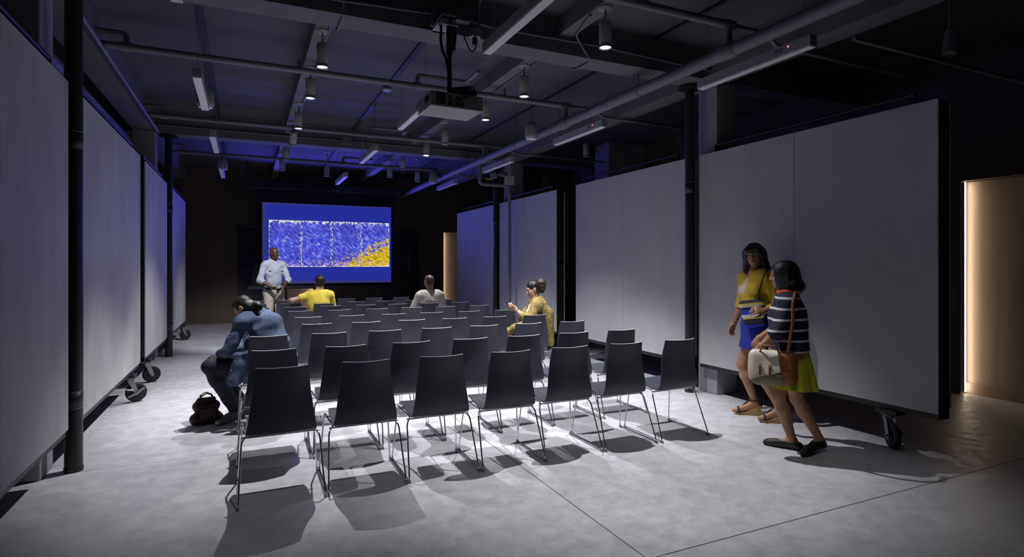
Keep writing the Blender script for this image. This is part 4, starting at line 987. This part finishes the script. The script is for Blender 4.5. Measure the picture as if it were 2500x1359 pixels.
# ---- lecturer
def lecturer():
    e, o = person((.50, 12.2), 'standing person with shaved head, pale blue shirt and cream trousers, hands joined')
    J = rel(dict(pel=(.50, 12.2, .99), chest=(.50, 12.19, 1.34), neck=(.50, 12.20, 1.545), hL=(.60, 12.24, .95), hR=(.41, 12.17, .95), sL=(.675, 12.26, 1.475), sR=(.325, 12.13, 1.475),
                 eL=(.765, 12.15, 1.20), wL=(.655, 11.99, 1.045), eR=(.245, 12.05, 1.19), wR=(.47, 11.95, 1.05), kL=(.61, 12.22, .52), kR=(.40, 12.14, .52), aL=(.63, 12.25, .09), aR=(.39, 12.17, .09)), o)
    hc = V(.505, 12.17, 1.718)-o; fw = V(.62, -.78, -.08); up = V(.05, -.06, 1); lo, hi = bounds(J, .17); lo[2] = -.01; hi[2] = 1.87
    tL, tR = V(.72, 12.08, .025)-o, V(.42, 11.98, .025)-o
    s = Sdf(lo, hi, .0065); torso(s, J, 1.06); arm(s, J, 'L', (.055, .043, .030)); arm(s, J, 'R', (.055, .043, .030)); leg(s, J, 'L'); leg(s, J, 'R'); neck(s, J, hc, fw, .062)
    W, Rm = head(s, hc, fw, up, 1.0); foot(s, J['aL'], tL, .034); foot(s, J['aR'], tR, .034)
    hand(s, J['wR'], V(.9, -.15, -.30), V(.2, .3, .9), 1, .18, 30); hand(s, J['wL'], V(-.65, -.35, -.35), V(-.3, .2, -.9), 1, .18, 30)
    s.mesh('body', M['skin3'], e); face_bits(e, W, Rm, 1.0, M['lip3'])
    s = Sdf(lo, hi, .0062); torso(s, J, 1.02, t=.018, belly=.012); arm(s, J, 'L', (.050, .048, .042), t=.012, part='u'); arm(s, J, 'R', (.050, .048, .042), t=.012, part='u')
    for q in 'LR':
        m = J['e'+q]+(J['w'+q]-J['e'+q])*.22; s.cap(J['e'+q], m, .057, .052, .02); s.cap(J['e'+q]+(J['w'+q]-J['e'+q])*.14, m, .058, .057, .006)
    s.cap(J['neck']+V(0, 0, .0), J['neck']+V(0, 0, .03), .078, .070, .02); s.plane(J['neck']+V(0, 0, .060), V(.35, -.45, 1))
    s.plane(V(0, 0, 1.0), V(0, 0, -1)); s.folds(.0042, 36, 31, 6, .9); s.mesh('shirt', M['shirt'], e)
    f2 = nz(V(.35, -.94, 0)); r2 = V(-.94, -.35, 0); mb = MB()
    c0 = V(.50, 12.2, 0)-o
    for q in (-1, 1):
        c = c0+f2*.119+r2*q*.085+V(0, 0, 1.40)
        mb.add([c+r2*a*.052+V(0, 0, b)+f2*(.004 if 0 else 0) for a, b in ((-1, .02), (1, .02), (1, -.02), (0, -.034), (-1, -.02))]+[c+r2*a*.052+V(0, 0, b)+f2*.006 for a, b in ((-1, .02), (1, .02), (1, -.02), (0, -.034), (-1, -.02))],
               [(5, 6, 7, 8, 9), (0, 1, 6, 5), (1, 2, 7, 6), (2, 3, 8, 7), (3, 4, 9, 8), (4, 0, 5, 9)])
    mb.build('pocket_flaps', M['shirt'], e)
    for q in (-1, 1):
        MB().tube([J['neck']+V(0, 0, .045)+r2*q*.066-f2*.01, J['neck']+V(0, 0, .030)+r2*q*.060+f2*.045, J['neck']+V(0, 0, -.015)+r2*q*.034+f2*.085], [.014, .016, .012], 8).build('collar', M['shirt'], e)
    s = Sdf(lo, hi, .007); torso(s, J, 1.05, t=.014, parts='p'); leg(s, J, 'L', (.092, .075, .062), t=.012); leg(s, J, 'R', (.092, .075, .062), t=.012); s.plane(V(0, 0, 1.035), V(0, 0, 1)); s.plane(V(0, 0, .05), V(0, 0, -1)); s.folds(.0035, 30, 33); s.mesh('trousers', M['khaki'], e)
    s = Sdf(V(-.3, -.3, .99), V(.3, .3, 1.06), .006); s.ell(J['pel'], V(.165*1.05+.014, .131, .14), frame(f2, V(0, 0, 1)), 0, t=.006); s.plane(V(0, 0, 1.04), V(0, 0, 1)); s.plane(V(0, 0, 1.005), V(0, 0, -1)); s.mesh('belt', M['blk_leather'], e)
    for a, t_ in ((J['aL'], tL), (J['aR'], tR)):
        f = Sdf(np.minimum(a, t_)-.12, np.maximum(a, t_)+.1, .006); foot(f, a, t_, .036, t=.006); f.plane(a+V(0, 0, .0), V(0, 0, 1)); f.plane(V(0, 0, .001), V(0, 0, -1)); f.mesh('shoe', M['blk_leather'], e)
lecturer()

# ---- the two women walking along the right panels
def wedge_sandal(e, a, t_):
    d = nz(V(*(t_-a)[:2], 0)); r_ = V(-d[1], d[0], 0); hl = V(a[0], a[1], 0)-d*.055
    prof = [(0, .0), (.04, .0), (.14, 0), (.215, .0), (.232, .012), (.19, .022), (.14, .030), (.08, .062), (.02, .078), (-.005, .075)]
    n = len(prof); vs_ = [hl+d*x+r_*q*(.034 if 0 < x < .2 else .028)+V(0, 0, z+.001) for q in (-1, 1) for x, z in prof]
    MB().add(vs_, [tuple(range(n)), tuple(range(2*n-1, n-1, -1))]+[(i, (i+1) % n, n+(i+1) % n, n+i) for i in range(n)]).build('wedge_sole', M['cork'], e)
    k = MB(); ring = lambda c, u, v, ru, rv: [c+u*ru*math.cos(x)+v*rv*math.sin(x) for x in [i*math.pi/10 for i in range(20)]]
    k.tube(ring(a+V(0, 0, .01), d, r_, .043, .038), .010, 8, closed=True)
    k.tube([a+d*.04+V(0, 0, .01), a+d*.085-V(0, 0, .030), a+d*.135-V(0, 0, .085)], .007, 8)
    k.tube(ring(t_-d*.045+V(0, 0, .012), r_, V(0, 0, 1), .040, .026), .009, 8, closed=True)
    k.tube([a-d*.045+V(0, 0, .01), a-d*.055-V(0, 0, .05)], [.018, .022], 8)
    k.build('sandal_straps', M['blk_leather'], e)
def woman_a():
    e, o = person((4.50, 4.03), 'person in a mustard cardigan and royal blue skirt walking, face turned to the camera')
    J = rel(dict(pel=(4.48, 4.03, .91), chest=(4.47, 4.03, 1.235), neck=(4.475, 4.035, 1.42), hL=(4.43, 3.955, .87), hR=(4.52, 4.085, .87), sL=(4.455, 3.875, 1.365), sR=(4.485, 4.185, 1.365),
                 eL=(4.49, 3.78, 1.10), wL=(4.315, 3.80, 1.075), eR=(4.50, 4.235, 1.09), wR=(4.47, 4.30, .905), kL=(4.42, 3.93, .50), kR=(4.47, 4.20, .51), aL=(4.575, 3.85, .145), aR=(4.59, 4.155, .145)), o)
    hc = V(4.455, 4.035, 1.590)-o; fw = V(-.86, -.48, -.06); up = V(-.10, .10, 1); lo, hi = bounds(J, .17); lo[2] = -.01; hi[2] = 1.75; lo[0] -= .05
    tL, tR = V(4.43, 3.955, .035)-o, V(4.44, 4.28, .035)-o
    s = Sdf(lo, hi, .0058); torso(s, J, .88, bust=.9); arm(s, J, 'L', (.040, .033, .024)); arm(s, J, 'R', (.040, .033, .024)); leg(s, J, 'L', (.076, .052, .031)); leg(s, J, 'R', (.076, .052, .031)); neck(s, J, hc, fw, .043)
    W, Rm = head(s, hc, fw, up, .93); foot(s, J['aL'], tL, .026, heel=.045); foot(s, J['aR'], tR, .026, heel=.045)
    hand(s, J['wR'], V(-.25, .25, -.92), V(0, -1, 0), 1, .165, 38); hand(s, J['wL'], V(-.95, .15, .12), V(.1, .6, -.4), 1, .165, 40)
    s.mesh('body', M['skin2'], e); face_bits(e, W, Rm, .93, M['lip'])
    s = Sdf(lo, hi, .006); torso(s, J, .89, t=.008, bust=.92, parts='wc'); s.plane(V(0, 0, .99), V(0, 0, -1)); s.mesh('blouse', M['blouse'], e)
    s = Sdf(lo, hi, .0058); torso(s, J, .90, t=.017, bust=.95, parts='wcs'); arm(s, J, 'L', (.043, .042, .036), t=.012, part='u'); arm(s, J, 'R', (.043, .042, .036), t=.012, part='u')
    for q, fr in (('L', .55), ('R', .30)): s.cap(J['e'+q], J['e'+q]+(J['w'+q]-J['e'+q])*fr, .052, .042, .02)
    s.cap(hc+V(-.09, .05, -.16), J['chest']+V(-.150, .065, .06), .062, .060, .01, 'd'); s.cap(J['chest']+V(-.150, .065, .06), J['chest']+V(-.155, .075, -.05), .060, .035, .01, 'd'); s.plane(J['neck']+V(0, 0, .050), V(-.5, 0, 1)); s.plane(V(0, 0, 1.065), V(0, 0, -1)); s.folds(.0038, 48, 41, 6, 1.2)
    s.mesh('cardigan', M['mustard'], e)
    s = Sdf(lo, hi, .0058); torso(s, J, .90, t=.010, parts='p'); s.cap(J['hL'], J['hL']*.45+J['kL']*.55, .098, .088, .04); s.cap(J['hR'], J['hR']*.45+J['kR']*.55, .098, .088, .04); s.cap(J['pel'], (J['kL']+J['kR'])*.30+J['pel']*.40, .12, .115, .06); s.cap(J['pel'], J['pel']+V(0, 0, .14), .12, .105, .05)
    s.plane(V(0, 0, .69), V(0, 0, -1)); s.plane(V(0, 0, 1.06), V(0, 0, 1)); s.folds(.002, 30, 44); s.mesh('skirt', M['blue'], e)
    h = Sdf(hc-.30, hc+.22, .0048)
    h.ell(W(0, -.018, .036), V(.090, .104, .092)*.95, Rm, .01); h.ell(W(0, -.045, -.04), V(.098, .075, .11), Rm, .04)
    for q in (-1, 1): h.cap(W(q*.075, -.01, .02), W(q*.098, -.015, -.155), .036, .036, .04)
    h.ell(W(-.02, -.055, -.13), V(.085, .055, .055), Rm, .03)
    h.cap(W(.004, .10, -.005), W(.0, .13, -.15), .060, .075, .012, 'd'); h.cap(W(-.045, .070, .068), W(.04, .078, .060), .026, .030, .02); h.cap(W(-.055, .06, .060), W(-.080, .035, -.02), .022, .022, .02); h.cap(W(.05, .06, .055), W(.082, .035, -.02), .022, .022, .02)
    h.folds(.003, 90, 6, 5, .25); h.mesh('hair', M['hair'], e)
    for a, t_ in ((J['aL'], tL), (J['aR'], tR)): wedge_sandal(e, a, t_)
    MB().tube([J['wR']+nz(J['eR']-J['wR'])*.03+.030*V(math.cos(a), math.sin(a), 0) for a in [i*math.pi/8 for i in range(16)]], .004, 6, closed=True).build('bracelet', M['cork'], e)
    MB().tube([J['chest']+V(-.121, -.02, .03), J['chest']+V(-.124, -.04, .040), J['chest']+V(-.122, -.055, .045)], .005, 8).build('brooch', M['gold'], e)
woman_a()
e = empty('shoulder_bag', (4.315, 3.925, 1.045), R(-50), 'striped navy, yellow, white and blue bag held by the cardigan wearer', 'bag')
s = Sdf((-.16, -.06, -.17), (.16, .06, .17), .005); s.cap((-.075, 0, .085), (.085, 0, .085), .030, .030, .02); s.cap((-.055, 0, -.10), (.060, 0, -.10), .028, .028, .02)
for q in range(5): s.cap((-.07+.003*q, 0, .085-.045*q), (.075-.002*q, 0, .085-.045*q), .032, .032, .03)
s.folds(.002, 35, 3); s.mesh('bag_body', M['bagstripes'], e).rotation_euler = (0, R(-8), 0)
for q in (-1, 1): MB().tube([(.05, q*.02, .10), (.055, q*.02-.02, .20), (.080, q*.012-.03, .30), (.108, q*.008+.005, .385), (.125, q*.008+.06, .415), (.138, .11, .395)], .006, 8).build('strap', M['blk_leather'], e)

def woman_b():
    e, o = person((4.0, 3.22), 'person with a black bob in a striped navy top and chartreuse skirt, walking away')
    J = rel(dict(pel=(3.985, 3.26, .78), chest=(3.965, 3.255, 1.07), neck=(3.96, 3.26, 1.255), hL=(3.925, 3.21, .74), hR=(4.045, 3.30, .74), sL=(3.845, 3.15, 1.20), sR=(4.085, 3.345, 1.20),
                 eL=(3.775, 3.19, .975), wL=(3.705, 3.28, .855), eR=(4.14, 3.46, .99), wR=(4.06, 3.62, .86), kL=(3.985, 3.19, .43), kR=(3.935, 3.32, .43), aL=(4.16, 3.125, .115), aR=(4.02, 3.26, .085)), o)
    hc = V(3.935, 3.275, 1.415)-o; fw = V(-.62, .77, -.12); up = V(0, .05, 1); lo, hi = bounds(J, .19); lo[2] = -.01; hi[2] = 1.58
    tL, tR = V(3.945, 3.10, .020)-o, V(3.925, 3.435, .020)-o
    s = Sdf(lo, hi, .0058); torso(s, J, .90); arm(s, J, 'L', (.040, .033, .024)); arm(s, J, 'R', (.040, .033, .024)); leg(s, J, 'L', (.075, .050, .031)); leg(s, J, 'R', (.075, .050, .031)); neck(s, J, hc, fw, .042)
    W, Rm = head(s, hc, fw, up, .92); foot(s, J['aL'], tL, .027); foot(s, J['aR'], tR, .027)
    hand(s, J['wL'], V(-.35, .35, -.85), V(.6, .3, 0), 1, .16, 40); hand(s, J['wR'], V(-.3, .3, -.85), V(.6, .3, 0), 1, .16, 40)
    s.mesh('body', M['skin2'], e); face_bits(e, W, Rm, .92, M['lip'])
    s = Sdf(lo, hi, .0058); torso(s, J, .94, t=.024); arm(s, J, 'L', (.050, .050, .04), t=.016, part='u'); arm(s, J, 'R', (.050, .050, .04), t=.016, part='u')
    for q in 'LR': s.cap(J['e'+q], J['e'+q]+(J['w'+q]-J['e'+q])*.15, .060, .054, .02)
    s.cap(J['pel'], J['chest'], .142, .138, .05); s.plane(J['neck']+V(0, 0, .03), V(0, 0, 1)); s.plane(V(0, 0, .81), V(0, 0, -1)); s.folds(.003, 38, 51, 5, .8); s.mesh('striped_top', M['stripes'], e)
    s = Sdf(lo, hi, .0058); s.cap(V(3.98, 3.26, .82)-o, V(3.985, 3.25, .44)-o, .145, .215, .0)
    g = np.meshgrid(*s.ax, indexing='ij', sparse=True); c = V(3.985, 3.255, 0)-o; an = np.arctan2(g[1]-c[1], g[0]-c[0]); s.F += ((.012*np.sin(an*11)+.007*np.sin(an*17+1))*np.clip((.80-g[2])/.3, 0, 1)).astype(np.float32)
    s.plane(V(0, 0, .515), V(-.05, .05, -1)); s.plane(V(0, 0, .84), V(0, 0, 1)); s.mesh('skirt', M['lime'], e)
    h = Sdf(hc-.28, hc+.22, .005)
    h.ell(W(0, -.020, .030), V(.094, .108, .094)*.97, Rm, .01); h.ell(W(0, -.035, -.07), V(.108, .100, .115), Rm, .05); h.ell(W(0, -.05, -.12), V(.118, .10, .06), Rm, .04)
    h.cap(W(0, .11, .0), W(0, .13, -.15), .062, .08, .012, 'd'); h.plane(W(0, 0, -.175), -Rm[:, 2]); h.folds(.002, 110, 8, 4, .15); h.mesh('hair', M['hair'], e)
    s = Sdf(J['neck']-.17, J['neck']+.17, .006); s.cap(J['sL']*.55+J['neck']*.45+V(0, 0, .02), J['neck']+V(-.03, -.03, .012), .066, .078, .02); s.cap(J['neck'], J['sR']*.3+J['neck']*.7, .070, .052, .02); s.folds(.004, 50, 7); s.mesh('scarf', M['orange'], e)
    for a, t_ in ((J['aL'], tL), (J['aR'], tR)):
        f = Sdf(np.minimum(a, t_)-.12, np.maximum(a, t_)+.1, .005); foot(f, a, t_, .027, t=.006); f.ell(a*.5+t_*.5+V(0, 0, .07), (.05, .05, .04), None, .01, 'd'); f.plane(a+V(0, 0, -.020), V(0, 0, 1)); f.plane(V(0, 0, .001), V(0, 0, -1)); f.mesh('flat_shoe', M['blk_leather'], e)
woman_b()
e = empty('handbag', (3.735, 3.20, .70), R(-52), 'cream and tan leather handbag under the arm of the striped top wearer', 'bag')
def slab(s, x0, x1, z0, z1, r, n=6, droop=0.0):
    for i in range(n):
        z = z0+(z1-z0)*i/(n-1); q = (i/(n-1)); s.cap((x0+.02*(1-q), 0, z), (x1-.015*(1-q), 0, z-droop), r*(1.25-.45*q), r*(1.25-.45*q), .03)
s = Sdf((-.26, -.12, -.18), (.24, .12, .18), .0055); slab(s, -.125, .125, -.085, .085, .048); s.folds(.003, 30, 3); s.mesh('bag_body', M['brown'], e)
s = Sdf((-.26, -.12, -.18), (.24, .12, .18), .0055); slab(s, -.128, .115, -.085, .088, .053); s.plane(V(.055, 0, 0), V(1, 0, .15)); s.plane(V(-.02, 0, -.055), V(.35, 0, -1)); s.folds(.003, 30, 3); s.mesh('cream_flap', M['cream'], e)
s = Sdf((-.26, -.12, -.18), (.24, .12, .18), .0055); slab(s, -.122, .06, -.085, .0, .0505); s.plane(V(-.02, 0, -.052), V(0, 0, 1)); s.folds(.003, 30, 3); s.mesh('olive_base', mat('olive_leather', (.16, .13, .06), .5), e)
for q in (-.10, -.03): 
    MB().tube([(q, -.062, .015), (q+.01, -.066, .04), (q+.02, -.062, .015), (q+.01, -.066, -.01)], .004, 6, closed=True).build('buckle', M['gold'], e)
    MB().box(q+.002, q+.018, -.075, -.055, -.06, .01, b=.003).build('buckle_strap', M['brown'], e)
MB().tube([(-.10, -.02, .10), (-.07, -.05, .17), (.02, -.05, .17), (.05, -.02, .10)], .007, 8).build('handle', M['brown'], e)
MB().tube([(.10, 0, .09), (.12, -.06, .22), (.14, -.085, .35), (.14, -.075, .50), (.155, -.03, .585), (.18, .05, .58)], .012, 10).build('shoulder_strap', M['brown'], e)
